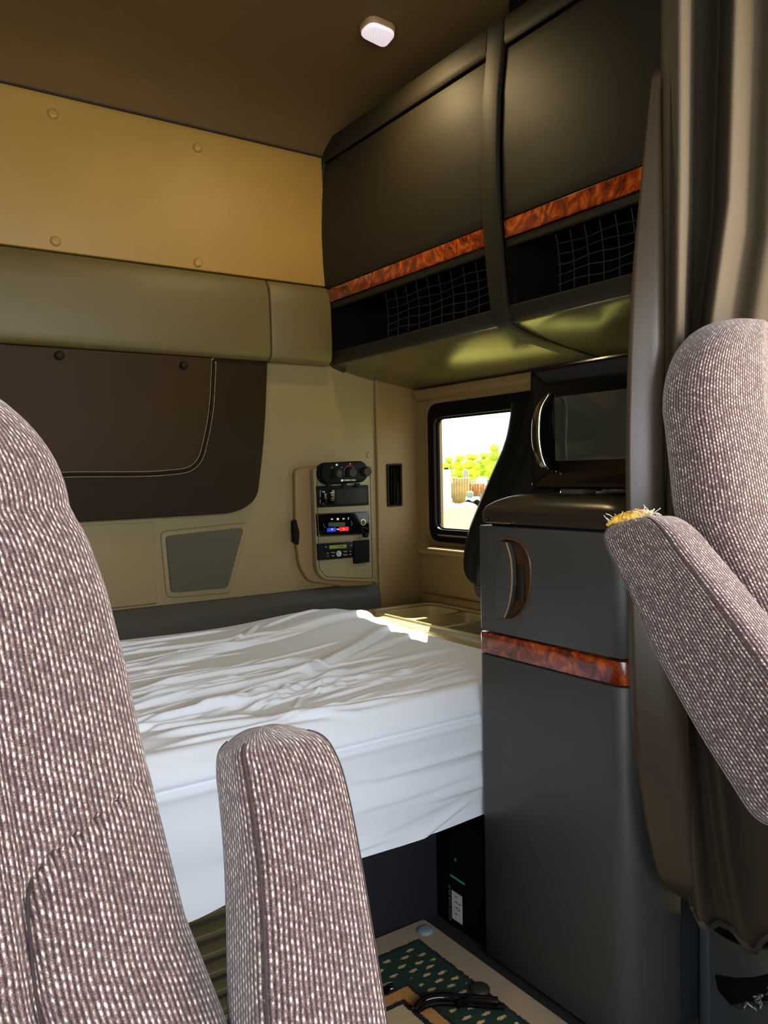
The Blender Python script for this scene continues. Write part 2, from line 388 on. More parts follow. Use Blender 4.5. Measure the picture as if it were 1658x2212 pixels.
for d in (-.001, .0125):
    bm = bmesh.new(); q = offs(path, d)
    for a, b in zip(q[::1], q[1::1]):
        tube_bm(bm, [a.lerp(b, .15)+Vector((0, -.002, 0)), a.lerp(b, .5)+Vector((0, -.0035, 0)), a.lerp(b, .8)+Vector((0, -.002, 0))], .0009, 4)
    link('stitching', mk(bm), THREAD, lp)
for px, py in ((128, 768), (397, 789)):
    p = HY(px, py, yi-.003); button('button', p, (0, -1, 0), .0125, .012, LEATHER, lp)
# recessed speaker cover
sp_o = thing('speaker_cover', 'dark grey fabric speaker cover with slanted side set in the grey rear moulding', 'speaker', tuple(HY(440, 1210, YB)))
S = quadY([(358, 1158), (527, 1140), (492, 1270), (370, 1281)], YB-.012)
pz('grille', rounded(S, .014, 5), (0, .02, 0), mat('speaker_fabric', (72, 70, 54), .9, bump=.6, bscale=1200), sp_o, .004, 3)
S2 = quadY([(346, 1148), (536, 1128), (500, 1282), (360, 1293)], YB-.006)
pz('surround', rounded(S2, .02, 5), (0, .012, 0), LOWER, sp_o, .005, 3)
# horizontal moulded step of the lower wall
loop = [(XL, YB+.002, .90), (XL, YB-.0015, .895), (XL, YB-.002, .70), (XL, YB-.006, .66), (XL, YB+.002, .655)]
prop(pz('trim_2', loop, (HY(333, 1150, YB).x-XL, 0, 0), LOWER, None, .004, 3), kind='structure')
loop = [(XL, YB+.002, .652), (XL, YB-.01, .65), (XL, YB-.035, .615), (XL, YB-.04, .45), (XL, YB+.002, .45)]
prop(pz('trim_3', loop, (XS-.006-XL, 0, 0), mat('wall_foot_plastic', (54, 51, 42), .7, bump=.2, bscale=800), None, .006, 3), kind='structure')
for px, py in ((796, 983), (800, 1289)):
    p = HY(px, py, YB); prop(button('screw_cap', p, (0, -1, 0), .0115, .003, LOWER), 'round beige screw cap %s the control panel near the corner seam' % ('above' if py < 1100 else 'below'), 'screw cap')

# ---------------------------------------------------------------- control panel
yp = YB-.045
cpn = thing('control_panel', 'beige raised control housing on rear wall holding four black control units', 'control panel', tuple(HY(735, 1135, YB)))
O = quadY([(637, 1012), (700, 1003), (806, 1008), (809, 1264), (745, 1268), (668, 1258), (648, 1226), (639, 1165)], YB-.02)
pz('housing', rounded(O, [.02, .01, .012, .02, .01, .02, .015, .02], 6), (0, .03, 0), SIDE, cpn, .008, 4, 45)
Fp = quadY([(676, 1012), (803, 1010), (808, 1258), (700, 1253), (684, 1235), (680, 1120)], yp)
pz('face_plate', rounded(Fp, [.012, .008, .008, .012, .02, .03], 5), (0, .035, 0), mat('panel_face', (112, 101, 72), .5, bump=.2, bscale=900), cpn, .006, 3, 45)
tube('plate_seam', [p+Vector((0, -.0005, 0)) for p in rounded(quadY([(684, 1022), (799, 1020), (804, 1250), (704, 1246), (689, 1228), (686, 1120)], yp), .008, 4)], .0009, SEAM, cpn, 6, True)
pz('clip', rounded(quadY([(634, 1126), (640, 1122), (647, 1150), (645, 1178), (636, 1172)], YB-.03), .004, 3), (0, .02, 0), BLACK, cpn, .003)
# heater dial unit
y1 = yp-.022
hd = thing('heater_dial_unit', 'black rounded heater control with three knobs at the top of the beige housing', 'heater control', tuple(HY(747, 1022, y1)))
def stadium(cx0, cx1, cy, r, Y, tilt=0, n=12):
    a = HY(cx0, cy, Y); b = HY(cx1, cy+tilt, Y); rr = (HY(cx0, cy-r, Y)-a).length; o = []
    for k in range(n+1): t = math.pi/2+math.pi*k/n; o.append(a+Vector((math.cos(t)*rr, 0, math.sin(t)*rr)))
    for k in range(n+1): t = -math.pi/2+math.pi*k/n; o.append(b+Vector((math.cos(t)*rr, 0, math.sin(t)*rr)))
    return o
pz('body', stadium(714, 776, 1022, 22.5, y1, -4), (0, .030, 0), BLACK, hd, .004, 3, 50)
pz('back_shell', stadium(707, 776, 1023, 24, y1+.012, -4), (0, .022, 0), BLACKM, hd, .004, 3, 50)
KN = mat('knob_grey', (30, 30, 26), .6, spec=.25)
def knob(px, py, r, Y, parent, h=.016, m=KN, nm='knob'):
    c = HY(px, py, Y); bm = bmesh.new(); seg = 24; pr = [(r, 0), (r*.98, -h*.8), (r*.88, -h)]
    rings = [[bm.verts.new(c+Vector((math.cos(2*math.pi*j/seg)*a*(1 if j % 2 else .95), y_, math.sin(2*math.pi*j/seg)*a*(1 if j % 2 else .95)))) for j in range(seg)] for a, y_ in pr]
    for A, B in zip(rings, rings[1:]):
        for j in range(seg): bm.faces.new([A[j], A[(j+1) % seg], B[(j+1) % seg], B[j]])
    bm.faces.new(rings[0][::-1]); bm.faces.new(rings[-1]); return link(nm, mk(bm), m, parent, 40)
ks = [knob(728, 1023, .0145, y1+.0005, hd), knob(757, 1021, .016, y1+.0005, hd), knob(789, 1019, .016, y1+.0005, hd)]
def ring(px, py, r, t, Y, m, parent, a0=0, a1=360, nm='mark'):
    c = HY(px, py, Y); return tube(nm, [c+Vector((math.cos(math.radians(a))*r, 0, math.sin(math.radians(a))*r)) for a in range(a0, a1+1, 10)], t, m, parent, 5)
ring(733.5, 1021.5, .0035, .0005, y1-.0165, GREYP, ks[0], nm='knob_mark')
ring(755, 1020, .0215, .001, y1-.0005, mat('red_print', (190, 30, 30), .5), hd, 35, 125, 'hot_arc')
ring(755, 1020, .0215, .001, y1-.0005, mat('blue_print', (70, 80, 110), .5), hd, 126, 215, 'cold_arc')
for px, py in ((727, 1004), (756, 1002)): pz('mark', quadY([(px-2, py-2), (px+2, py-2), (px+2, py+2), (px-2, py+2)] if px < 740 else [(px-.7, py-1.5), (px+.7, py-1.5), (px+.7, py+1.5), (px-.7, py+1.5)], y1-.0008), (0, .001, 0), WHITEP, hd, 0)
ring(716.5, 1009.5, .0028, .0005, y1-.0005, GREYP, hd); ring(738, 1009.5, .0022, .0005, y1-.0005, GREYP, hd)
for px, py in ((759, 1025), (776.5, 1025)): button('mark', HY(px, py, y1-.0165 if px < 770 else y1), (0, -1, 0), .0012, .0008, GREYP, hd, 8)
text('lettering', 'THERMO KING', HY(755, 1037.5, y1-.0004), .0068, WHITEP, hd)
pz('logo', quadY([(736.5, 1035.7), (741, 1035.7), (741, 1040), (736.5, 1040)], y1-.0008), (0, .001, 0), WHITEP, hd, 0)
for px in (711, 745, 773): bx('bracket', HY(px-4, 1052, y1+.01)-Vector((0, 0, 0)), HY(px+4, 1044, y1+.01)+Vector((0, .01, 0)), BLACK, hd, 0)
# switch panel
y2 = yp-.006
sw = thing('switch_panel', 'black rectangular switch plate below the three knob heater control', 'switch panel', tuple(HY(740, 1070, y2)))
pz('plate', rounded(quadY([(684, 1050), (795, 1047.5), (796.5, 1091), (686, 1096.5)], y2), .003, 3), (0, .01, 0), BLACK, sw, .0015)
pz('blank_cover', rounded(quadY([(725, 1056), (791, 1053.5), (792, 1087), (726, 1089.5)], y2-.002), .002, 3), (0, .004, 0), mat('cover_dark', (20, 20, 16), .6, spec=.2), sw, .001)
def lab(q, Y, m, parent, nm='print', d=.0006): return pz(nm, quadY(q, Y-d), (0, d, 0), m, parent, 0)
def rect(x0, y0, x1, y1_): return [(x0, y0), (x1, y0), (x1, y1_), (x0, y1_)]
pz('rocker_switch', rounded(quadY(rect(709, 1058, 723, 1088), y2-.003), .001, 2), (0, .004, 0), GLOSS, sw, .001)
pz('rocker_switch', rounded(quadY(rect(693, 1065, 705, 1086), y2-.003), .001, 2), (0, .004, 0), GLOSS, sw, .001)
text('print', 'ON', HY(698.5, 1062.5, y2-.0005), .006, WHITEP, sw); text('print', 'OFF', HY(698.5, 1088.5, y2-.0005), .004, GREYP, sw)
text('print', 'LIGHTS', HY(717, 1064.5, y2-.0035), .0045, WHITEP, sw); text('print', 'CAB', HY(717, 1069, y2-.0035), .0045, WHITEP, sw)
text('print', 'FLOOR', HY(717.5, 1076.5, y2-.0035), .0045, GREYP, sw); text('print', 'LAMP', HY(717.5, 1080.5, y2-.0035), .0045, GREYP, sw)
for a, b in ((1059, 1074), (1078, 1087)): lab(rect(690.8, a, 692, b), y2, GREYP, sw)
# heater / alarm unit
y3 = yp-.008
hv = thing('sleeper_heater_control', 'glossy black control with red and blue buttons, between switch plate and small radio', 'heater control', tuple(HY(740, 1130, y3)))
pz('body', rounded(quadY([(684, 1110), (797, 1104.5), (799, 1154), (687, 1159.5)], y3), .004, 4), (0, .012, 0), GLOSS, hv, .0015)
tube('chrome_rim', rounded(quadY([(685.5, 1111.5), (795.5, 1106), (797.5, 1152.5), (688.5, 1157.5)], y3-.0003), .004, 4), .0009, CHROME, hv, 6, True)
lab(rect(709, 1128.5, 745, 1137.5), y3, mat('lcd_off', (58, 60, 44), .3), hv, 'display')
lab([(706.5, 1141), (725, 1139.5), (725, 1148), (706.5, 1149)], y3, mat('blue_button', (24, 58, 175), .4, emit=(24, 58, 175), es=.25), hv, 'blue_button', .002)
lab([(733, 1139), (752.5, 1138), (752.5, 1146.5), (733, 1147.5)], y3, mat('red_button', (228, 18, 22), .4, emit=(228, 18, 22), es=.3), hv, 'red_button', .002)
def tri(cx, cy, s, d, Y, m, p): pz('arrow', quadY([(cx-s*d, cy-s*.8), (cx+s*d, cy), (cx-s*d, cy+s*.8)][::(1 if d > 0 else -1)], Y-.0006), (0, .0006, 0), m, p, 0)
tri(716, 1143.5, 2.6, -1, y3-.002, WHITEP, hv); tri(743, 1142.5, 2.6, 1, y3-.002, WHITEP, hv)
tri(716, 1121.5, 2.6, -1, y3, WHITEP, hv); tri(742.5, 1120.5, 2.6, 1, y3, WHITEP, hv)
lab(rect(727.2, 1119, 731.6, 1123.5), y3, WHITEP, hv); lab(rect(751.5, 1117.5, 753, 1122), y3, WHITEP, hv); lab(rect(727, 1142, 732.5, 1144.5), y3, WHITEP, hv)
ring(784, 1128.5, .0095, .0014, y3-.001, CHROME, hv, nm='socket_ring')
button('socket', HY(784, 1128.5, y3), (0, -1, 0), .009, .001, mat('socket_brown', (60, 36, 20), .5), hv)
sk = knob(787, 1156, .0085, y3+.001, hv, .014, BLACK, 'socket_cap')
tube('cap_strap', [HY(781, 1137, y3-.003), HY(781, 1146, y3-.007), HY(787, 1152, y3-.008)], .002, BLACK, hv, 6)
ring(704, 1134, .009, .0006, y3-.0004, GREYP, hv, 150, 260); ring(755, 1131, .009, .0006, y3-.0004, GREYP, hv, -60, 60)
# radio
y4 = yp-.008
rd = thing('radio', 'small black radio with green display at the bottom of the beige housing', 'radio', tuple(HY(740, 1190, y4)))
pz('body', rounded(quadY([(686, 1175), (760, 1170), (764, 1204), (688, 1211)], y4), .003, 3), (0, .012, 0), BLACK, rd, .0015)
pz('side_cover', rounded(quadY([(765, 1169), (797.5, 1166), (798, 1214), (766, 1218)], y4-.004), .002, 3), (0, .016, 0), BLACKM, rd, .0015)
lab([(711, 1178.5), (748, 1176), (748.5, 1183.5), (711.5, 1186)], y4, mat('lcd_green', (70, 82, 14), .4, emit=(84, 98, 20), es=.25), rd, 'display')
text('clock', '12:48', HY(734, 1180.8, y4-.0008), .010, mat('lcd_dark', (24, 30, 4), .5), rd)
button('dial', HY(731.5, 1196, y4), (0, -1, 0), .0098, .002, mat('dial_grey', (150, 155, 150), .4), rd)
ring(731.5, 1196, .0042, .0008, y4-.0025, METAL, rd, 60, 320)
for x0, yy, x1 in ((702, 1181.5, 706), (756.5, 1178.3, 760.5), (715.5, 1193.5, 723.5), (716.5, 1200.5, 722), (742, 1191.5, 749), (741, 1198.5, 750), (706, 1195, 710), (706, 1201, 710), (755, 1191, 757.5), (755, 1197.5, 757.5)): lab(rect(x0, yy-.8, x1, yy+.8), y4, GREYP, rd)
# vertical louvre vent on the corner trim
vt = thing('air_vent', 'tall narrow black louvred air vent on beige corner trim left of window', 'air vent', tuple(HY(853, 1048, YB-.014)))
V4 = rounded(quadY([(836, 1002), (868, 1001), (869, 1093), (838, 1095)], YB-.018), .005, 4)
V5 = rounded(quadY([(839.5, 1006), (864.5, 1005), (865.5, 1089.5), (841, 1091)], YB-.018), .004, 4)
bm = bmesh.new(); A = [bm.verts.new(p) for p in V4]; B = [bm.verts.new(p) for p in V5]; C = [bm.verts.new(p+Vector((0, .012, 0))) for p in V4]; D = [bm.verts.new(p+Vector((0, .006, 0))) for p in V5]
k = len(A)
for i in range(k):
    j = (i+1) % k
    for q in ((A[i], A[j], B[j], B[i]), (A[i], C[i], C[j], A[j]), (B[i], B[j], D[j], D[i])): bm.faces.new(q)
bm.faces.new(D); link('frame', mk(bm), BLACK, vt, 40)
for k in range(3):
    x0 = 844+k*6; pz('slat', quadY([(x0, 1010), (x0+2, 1010), (x0+3, 1086), (x0+1, 1086)], YB-.017), (0, .004, 0), BLACKM, vt, .0005)
tube('lever', [HY(853, 1046, YB-.016), HY(853, 1046, YB-.024)], .002, BLACK, vt, 6)

# ---------------------------------------------------------------- ceiling lamp
lc = HZ(815, 72, ZC)
lamp = thing('ceiling_lamp', 'small lit square dome lamp with ribbed lens on the tan ceiling', 'ceiling lamp', tuple(lc))
ex = Vector((.42, -.33, 0)).normalized(); 
c4 = [HZ(768, 72, ZC-.018), HZ(800, 42, ZC-.018), HZ(862, 68, ZC-.018), HZ(832, 104, ZC-.018)]
c4 = rounded(c4, .03, 6); cc = sum(c4, Vector())/len(c4)
pz('housing', [cc+(p-cc)*.97+Vector((0, 0, .002)) for p in c4], (0, 0, .016), mat('lamp_housing', (150, 120, 80), .5), lamp, .004, 3, 50)
def lens_mat():
    m = bpy.data.materials.new('lamp_lens'); m.use_nodes = True; n = m.node_tree; b = n.nodes['Principled BSDF']
    t = n.nodes.new('ShaderNodeTexCoord'); wv = n.nodes.new('ShaderNodeTexWave'); wv.inputs['Scale'].default_value = 90; wv.bands_direction = 'X'
    mp = n.nodes.new('ShaderNodeMapping'); mp.inputs['Rotation'].default_value = (0, 0, .6)
    n.links.new(t.outputs['Object'], mp.inputs[0]); n.links.new(mp.outputs[0], wv.inputs['Vector'])
    r = n.nodes.new('ShaderNodeMapRange'); r.inputs['To Min'].default_value = .10; r.inputs['To Max'].default_value = .42
    n.links.new(wv.outputs['Fac'], r.inputs['Value']); n.links.new(r.outputs[0], b.inputs['Emission Strength'])
    b.inputs['Base Color'].default_value = (.8, .75, .78, 1); b.inputs['Emission Color'].default_value = (1, .86, .92, 1); return m
pz('lens', [cc+(p-cc)*.9+Vector((0, 0, -.008)) for p in c4], (0, 0, .012), lens_mat(), lamp, .005, 3, 50)
ld = bpy.data.lights.new('lamp_bulb', 'AREA'); ld.shape = 'DISK'; ld.size = .07; ld.energy = 1.7; ld.color = (1, .74, .36); ld.spread = math.radians(175)
lo = bpy.data.objects.new('lamp_bulb', ld); COL.objects.link(lo); lo.location = cc+Vector((0, 0, -.012)); lo.visible_camera = False

# ---------------------------------------------------------------- overhead cabinets
FACE = [(1.386, 2.155), (1.380, 2.10), (1.377, 2.056), (1.369, 1.99), (1.359, 1.92), (1.352, 1.80), (1.352, 1.70), (1.357, 1.60), (1.366, 1.50), (1.374, 1.44)]
def facex(z):
    zs = [p[1] for p in FACE][::-1]; xs = [p[0] for p in FACE][::-1]; return float(np.interp(z, zs, xs))
def fprof(z0, z1, n=8, dx=0): return [(facex(z0+(z1-z0)*k/n)+dx, z0+(z1-z0)*k/n) for k in range(n+1)]
LIP = [(p.x, p.z) for p in spline([(1.370, 0, 1.420), (1.376, 0, 1.400), (1.392, 0, 1.384), (1.425, 0, 1.371), (1.50, 0, 1.352), (1.62, 0, 1.332), (XR, 0, 1.315)], 4)]
def cabinet(y0, y1, label, mainy, net_px, net_side):
    c = thing('overhead_cabinet', label, 'overhead cabinet', (1.5, (y0+y1)/2, 1.75))
    # shell: back, shelf and side cheeks
    bm = bmesh.new()
    box(bm, (XR-.02, y0, 1.33), (XR-.002, y1, ZC-.005))
    box(bm, (1.40, y0, 1.585), (XR-.02, y1, 1.600))
    for ya, yb in ((y0, y0+.012), (y1-.012, y1)):
        prism(bm, [(x, ya, z) for x, z in fprof(1.40, 2.15, 10, .014)]+[(XR-.02, ya, 2.15), (XR-.02, ya, 1.40)], (0, yb-ya, 0))
    link('carcass', mk(bm), mat('cabinet_inside', (14, 13, 9), .95, spec=.05), c)
    g = .0035
    d = ribbon('door', fprof(1.622, 2.025, 14), mainy[0]+g, mainy[1]-g, .018, CHAR, c, .003)
    s = ribbon('wood_strip', fprof(1.577, 1.619, 4, -.0015), mainy[0]+g, mainy[1]-g, .014, BURL, d, .002)
    ribbon('lower_rail', fprof(1.556, 1.5745, 3, .001), mainy[0]+g, mainy[1]-g, .018, CHAR, d, .003)
    ribbon('top_rail', [(facex(z)-.010+.006*(z < 2.045), z) for z in (2.032, 2.045, 2.06, 2.08, 2.10)], mainy[0]-.001, mainy[1]+.001, .02, CHAR, c, .004)
    ribbon('lower_lip', LIP[:9], y0, y1, .012, CHAR, c, .003, inward=(.3, 1))
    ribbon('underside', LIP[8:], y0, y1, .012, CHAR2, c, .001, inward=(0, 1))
    bm = bmesh.new()
    # cargo net: slack grid across one part of the opening
    ya, yb = net_side; nn = 9
    for k in range(nn+1):
        y_ = ya+(yb-ya)*k/nn
        tube_bm(bm, [(facex(1.5)+.014+.006*math.sin(3*t/6), y_+.012*(t/6-.5), 1.425+.13*t/6) for t in range(7)], .0013, 5)
    for k in range(1, 6):
        z = 1.42+.13*k/6
        tube_bm(bm, [(facex(1.5)+.014, ya+(yb-ya)*t/12, z+.003*math.sin(t*1.3+k)) for t in range(13)], .0013, 5)
    link('cargo_net', mk(bm), mat('net_cord', (20, 20, 17), .6), c)
    return c
YD1, YD0 = 1.516, 1.455
ca = cabinet(YD0, YB-.002, 'dark grey overhead cabinet nearest the rear wall, wood strip and net shelf, over window', (YD1, YB-.014), None, (YD1+.01, 1.98))
cb = cabinet(.905, YD0-.002, 'dark grey overhead cabinet beside the hanging curtain, above the microwave', (.92, YD0-.003), None, (.925, 1.30))
allp = fprof(2.10, 1.44, 14, -.011)+[(x-.004*(z > 1.38), z-.005) for x, z in LIP]
ribbon('divider_rib', allp, YD0+.002, YD1-.002, .016, CHAR, ca, .005, inward=(1, .2))
ribbon('corner_rib', [(x+.001, z) for x, z in fprof(2.06, 1.44, 14, -.006)+[(x-.004, z-.005) for x, z in LIP[:14]]], YB-.013, YB-.001, .016, CHAR, ca, .004, inward=(1, .2))

# ---------------------------------------------------------------- side window, tray
def frame_ring(y0, y1, z0, z1, r, n=6):
    return rounded([Vector((0, y1, z0)), Vector((0, y0, z0)), Vector((0, y0, z1)), Vector((0, y1, z1))], r, n)
win = prop(bpy.data.objects.new('window_1', None), kind='structure'); COL.objects.link(win); win.location = (XR+.02, 1.86, 1.03)
def ringmesh(name, ro, ri, x0, x1, m, parent, b=.003):
    bm = bmesh.new(); k = len(ro)
    A = [bm.verts.new((x0, p.y, p.z)) for p in ro]; B = [bm.verts.new((x0, p.y, p.z)) for p in ri]
    C = [bm.verts.new((x1, p.y, p.z)) for p in ro]; D = [bm.verts.new((x1, p.y, p.z)) for p in ri]
    for i in range(k):
        j = (i+1) % k
        for q in ((A[i], A[j], B[j], B[i]), (C[i], D[i], D[j], C[j]), (A[i], C[i], C[j], A[j]), (B[i], B[j], D[j], D[i])): bm.faces.new(q)
    bmesh.ops.recalc_face_normals(bm, faces=bm.faces); bev(bm, b, 2, 60)
    return link(name, mk(bm), m, parent, 40)
W = WIN
ringmesh('window_frame', frame_ring(W['y0']-.02, W['y1']+.02, W['z0']-.015, W['z1']+.015, .055), frame_ring(W['y0']+.03, W['y1']-.014, W['z0']+.028, W['z1']-.034, .035), XR-.010, XR+.012, BLACK, win)
ringmesh('window_gasket', frame_ring(W['y0']+.02, W['y1']-.010, W['z0']+.02, W['z1']-.026, .035), frame_ring(W['y0']+.04, W['y1']-.019, W['z0']+.032, W['z1']-.040, .03), XR+.004, XR+.014, BLACKM, win, .001)
ringmesh('recess_lip', frame_ring(W['y0']-.04, W['y1']+.042, W['z0']-.035, W['z1']+.035, .07), frame_ring(W['y0']-.018, W['y1']+.018, W['z0']-.013, W['z1']+.013, .055), XR-.006, XR+.005, SIDE, win, .002)
bx('lower_track', (XR-.016, 1.98, W['z0']+.006), (XR-.010, 2.19, W['z0']+.012), mat('track_metal', (190, 180, 160), .25, metal=1), win, .001)
g = bpy.data.materials.new('window_glass'); g.use_nodes = True; n = g.node_tree; n.nodes.clear()
tr = n.nodes.new('ShaderNodeBsdfTransparent'); gl = n.nodes.new('ShaderNodeBsdfGlossy'); gl.inputs['Roughness'].default_value = .02
mx = n.nodes.new('ShaderNodeMixShader'); mx.inputs[0].default_value = .05; ou = n.nodes.new('ShaderNodeOutputMaterial'); tr.inputs[0].default_value = (.93, .95, .93, 1)
n.links.new(tr.outputs[0], mx.inputs[1]); n.links.new(gl.outputs[0], mx.inputs[2]); n.links.new(mx.outputs[0], ou.inputs[0])
bx('pane', (XR+.008, W['y0']+.02, W['z0']+.02), (XR+.011, W['y1']-.010, W['z1']-.024), g, win, 0)
# ledge below the window, catching sun
prop(pz('trim_4', [(XR+.002, 1.5, .772), (XR-.064, 1.5, .768), (XR-.070, 1.5, .758), (XR-.060, 1.5, .746), (XR+.002, 1.5, .742)], (0, .735, 0), SIDE, None, .003), kind='structure')
prop(bx('trim_5', (XR-.02, .9, .40), (XR+.01, YB-.03, .60), SIDE, None, .01, 3), kind='structure')
# header above the window
prop(pz('trim_6', [(XR+.002, 1.0, 1.312), (XR-.03, 1.0, 1.312), (XR-.026, 1.0, 1.29), (XR-.008, 1.0, 1.275), (XR+.002, 1.0, 1.27)], (0, 1.30, 0), SIDE, None, .004), kind='structure')
# storage tray
tx0, tx1 = 1.395, XR-.004
tray = thing('side_tray', 'beige moulded tray with open compartments between mattress and side wall', 'storage tray', (1.55, 1.9, .5))
TRM = mat('tray_plastic', (150, 136, 92), .45, bump=.15, bscale=900)
bm = bmesh.new(); box(bm, (tx0, 1.30, .42), (tx1, 2.27, .570)); bmesh.ops.recalc_face_normals(bm, faces=bm.faces); bev(bm, .012, 3)
tb = link('body', mk(bm), TRM, tray, 40)
cs = []
for (ya, yb) in ((2.02, 2.19), (1.86, 2.00), (1.68, 1.84), (1.36, 1.66)):
    bm = bmesh.new(); prism(bm, rounded([Vector((tx0+.075, ya, .45)), Vector((tx1-.045, ya, .45)), Vector((tx1-.045, yb, .45)), Vector((tx0+.075, yb, .45))], .05 if ya > 2 else .02, 5), (0, 0, .2))
    bmesh.ops.recalc_face_normals(bm, faces=bm.faces); o = bpy.data.objects.new('c', mk(bm)); COL.objects.link(o); cs.append(o)
cut(tb, cs)
ringmesh_p = rounded([Vector((tx0+.055, 1.34, .571)), Vector((tx1-.025, 1.34, .571)), Vector((tx1-.025, 2.215, .571)), Vector((tx0+.055, 2.215, .571))], .05, 6)
tube('rim', ringmesh_p, .006, TRM, tray, 8, True)

# ---------------------------------------------------------------- black blackout curtain at the window
bc = thing('window_curtain', 'black leather-like curtain gathered in a swoop at right side of the window', 'curtain', (1.66, 1.75, 1.0))
def swoop(nm, Lp, Rp, X, m, th=.006, bulge=.03):
    P = []; rows = 28
    Ls = spline([HX(x, y, X) for x, y in Lp], 6); Rs = spline([HX(x, y, X) for x, y in Rp], 6)
    rows = 34; Ls = [Ls[int(round(k*(len(Ls)-1)/rows))] for k in range(rows+1)]; Rs = [Rs[int(round(k*(len(Rs)-1)/rows))] for k in range(rows+1)]
    for a, b in zip(Ls, Rs):
        r = []
        for k in range(17):
            t = k/16; p = a.lerp(b, t); p = p+Vector((-bulge*math.sin(math.pi*t)-.008*math.sin(5*math.pi*t), 0, 0)); r.append(p)
        P.append(r)
    return grid(nm, P, m, bc, True, th)
BL = mat('black_blackout_vinyl', (9, 8, 6), .5, spec=.15, bump=.1, bscale=300)
swoop('main_drape', [(1106, 868), (1103, 900), (1090, 960), (1060, 1030), (1035, 1090), (1012, 1150), (1003, 1200), (1006, 1235), (1022, 1256)],
      [(1260, 850), (1260, 900), (1240, 960), (1220, 1030), (1200, 1090), (1180, 1150), (1120, 1200), (1100, 1245), (1080, 1270)], 1.66, BL)
swoop('tail', [(1022, 1240), (1024, 1265), (1030, 1285)], [(1090, 1240), (1090, 1270), (1090, 1300)], 1.67, mat('tail_cloth', (40, 38, 28), .7), .004, .01)

# ---------------------------------------------------------------- bed
bed = thing('mattress', 'sleeper mattress covered by a wrinkled white fitted sheet on the bunk', 'mattress', (.4, 1.8, .3))
MX0, MX1, MY0, MY1, MZ = XL+.02, 1.385, 1.272, YB-.045, .575
nx, ny = 460, 560
X = np.linspace(MX0, MX1, nx)
# arclength along y: top, rounded edge, front face
s = np.linspace(0, 1, ny); RR = .065; Ltop = MY1-MY0-RR; Lrnd = RR*math.pi/2; hem0 = .29; Lfr = MZ-RR-hem0; LT = Ltop+Lrnd+Lfr
S_, XX = np.meshgrid(s*LT, X)
Yc = np.where(S_ < Ltop, MY1-S_, 0); Zc = np.where(S_ < Ltop, MZ, 0.); NY = np.zeros_like(S_); NZ = np.ones_like(S_)
a = np.clip((S_-Ltop)/RR, 0, math.pi/2); mid = (S_ >= Ltop)
Yc = np.where(mid, MY0+RR-RR*np.sin(a), Yc); Zc = np.where(mid, MZ-RR+RR*np.cos(a), Zc)
NY = np.where(mid, -np.sin(a), 0); NZ = np.where(mid, np.cos(a), 1)
fr_ = S_ > Ltop+Lrnd; hem = .300+.012*np.sin(XX*3.1+1)+.014*np.clip((XX-.9)/.25, 0, 1)-.022*np.exp(-((XX-.45)/.09)**2)
t_ = np.clip((S_-Ltop-Lrnd)/Lfr, 0, 1)
Zc = np.where(fr_, (MZ-RR)*(1-t_)+hem*t_, Zc)
YY = MY1-S_   # unrolled y coordinate
H = np.zeros_like(S_)
rng = np.random.RandomState(3)
def ridge(x0, y0, x1, y1, wd, h, cur=0):
    """fold from (x0,y0) to (x1,y1) in unrolled sheet coordinates"""
    global H
    dx, dy = x1-x0, y1-y0; L_ = math.hypot(dx, dy); tx, ty = dx/L_, dy/L_
    u_ = ((XX-x0)*tx+(YY-y0)*ty)/L_; v_ = -(XX-x0)*ty+(YY-y0)*tx; v_ = v_-cur*np.sin(np.clip(u_, 0, 1)*math.pi)
    env = np.clip(u_*5, 0, 1)*np.clip((1-u_)*5, 0, 1); env = env*env*(3-2*env)
    q_ = v_/wd
    H += h*env*np.where(q_ > 0, np.exp(-(q_*.55)**2), np.exp(-(q_*1.9)**2))
    H -= .30*h*env*np.exp(-((v_+1.1*wd)/(.6*wd))**2)
def U(px, py, z=.58): p = HZ(px, py, z); return p.x, p.y
for a_, b_, wd, h, cu in [((255, 1445), (900, 1315), .03, .010, .02), ((280, 1490), (700, 1415), .014, .009, .01), ((280, 1530), (740, 1440), .012, .010, .02),
        ((285, 1560), (620, 1500), .010, .009, 0), ((400, 1560), (860, 1345), .018, .013, -.03), ((520, 1540), (760, 1440), .009, .009, .01), ((300, 1590), (800, 1520), .012, .008, .01),
        ((290, 1510), (560, 1460), .008, .007, .0), ((600, 1500), (700, 1430), .006, .007, 0), ((560, 1530), (640, 1490), .006, .006, 0), ((690, 1500), (694, 1470), .004, .005, 0), ((640, 1525), (650, 1500), .004, .005, 0),
        ((660, 1470), (1010, 1390), .016, .006, .01), ((700, 1440), (960, 1350), .02, .007, .02), ((270, 1410), (620, 1370), .012, .007, .01), ((500, 1395), (560, 1350), .008, .006, 0), ((560, 1360), (700, 1325), .010, .006, 0),
        ((300, 1610), (900, 1490), .010, .006, 0), ((300, 1575), (560, 1540), .007, .006, 0), ((420, 1535), (560, 1510), .006, .006, 0)]:
    x0, y0 = U(*a_); x1, y1 = U(*b_); ridge(x0, y0, x1, y1, wd, h, cu)
for k in range(130):
    x0 = rng.uniform(MX0, 1.0); y0 = rng.uniform(MY0+.03, MY1-.1) if k % 3 else rng.uniform(1.33, 1.6); ln = rng.uniform(.15, .5); an = rng.normal(.16, .12)
    x1 = x0+ln*math.cos(an); y1 = y0+ln*math.sin(an)
    ridge(x0, y0, x1, y1, rng.uniform(.003, .009), rng.uniform(.002, .006)*(1 if x0 < .8 else .4), rng.uniform(-.02, .02))
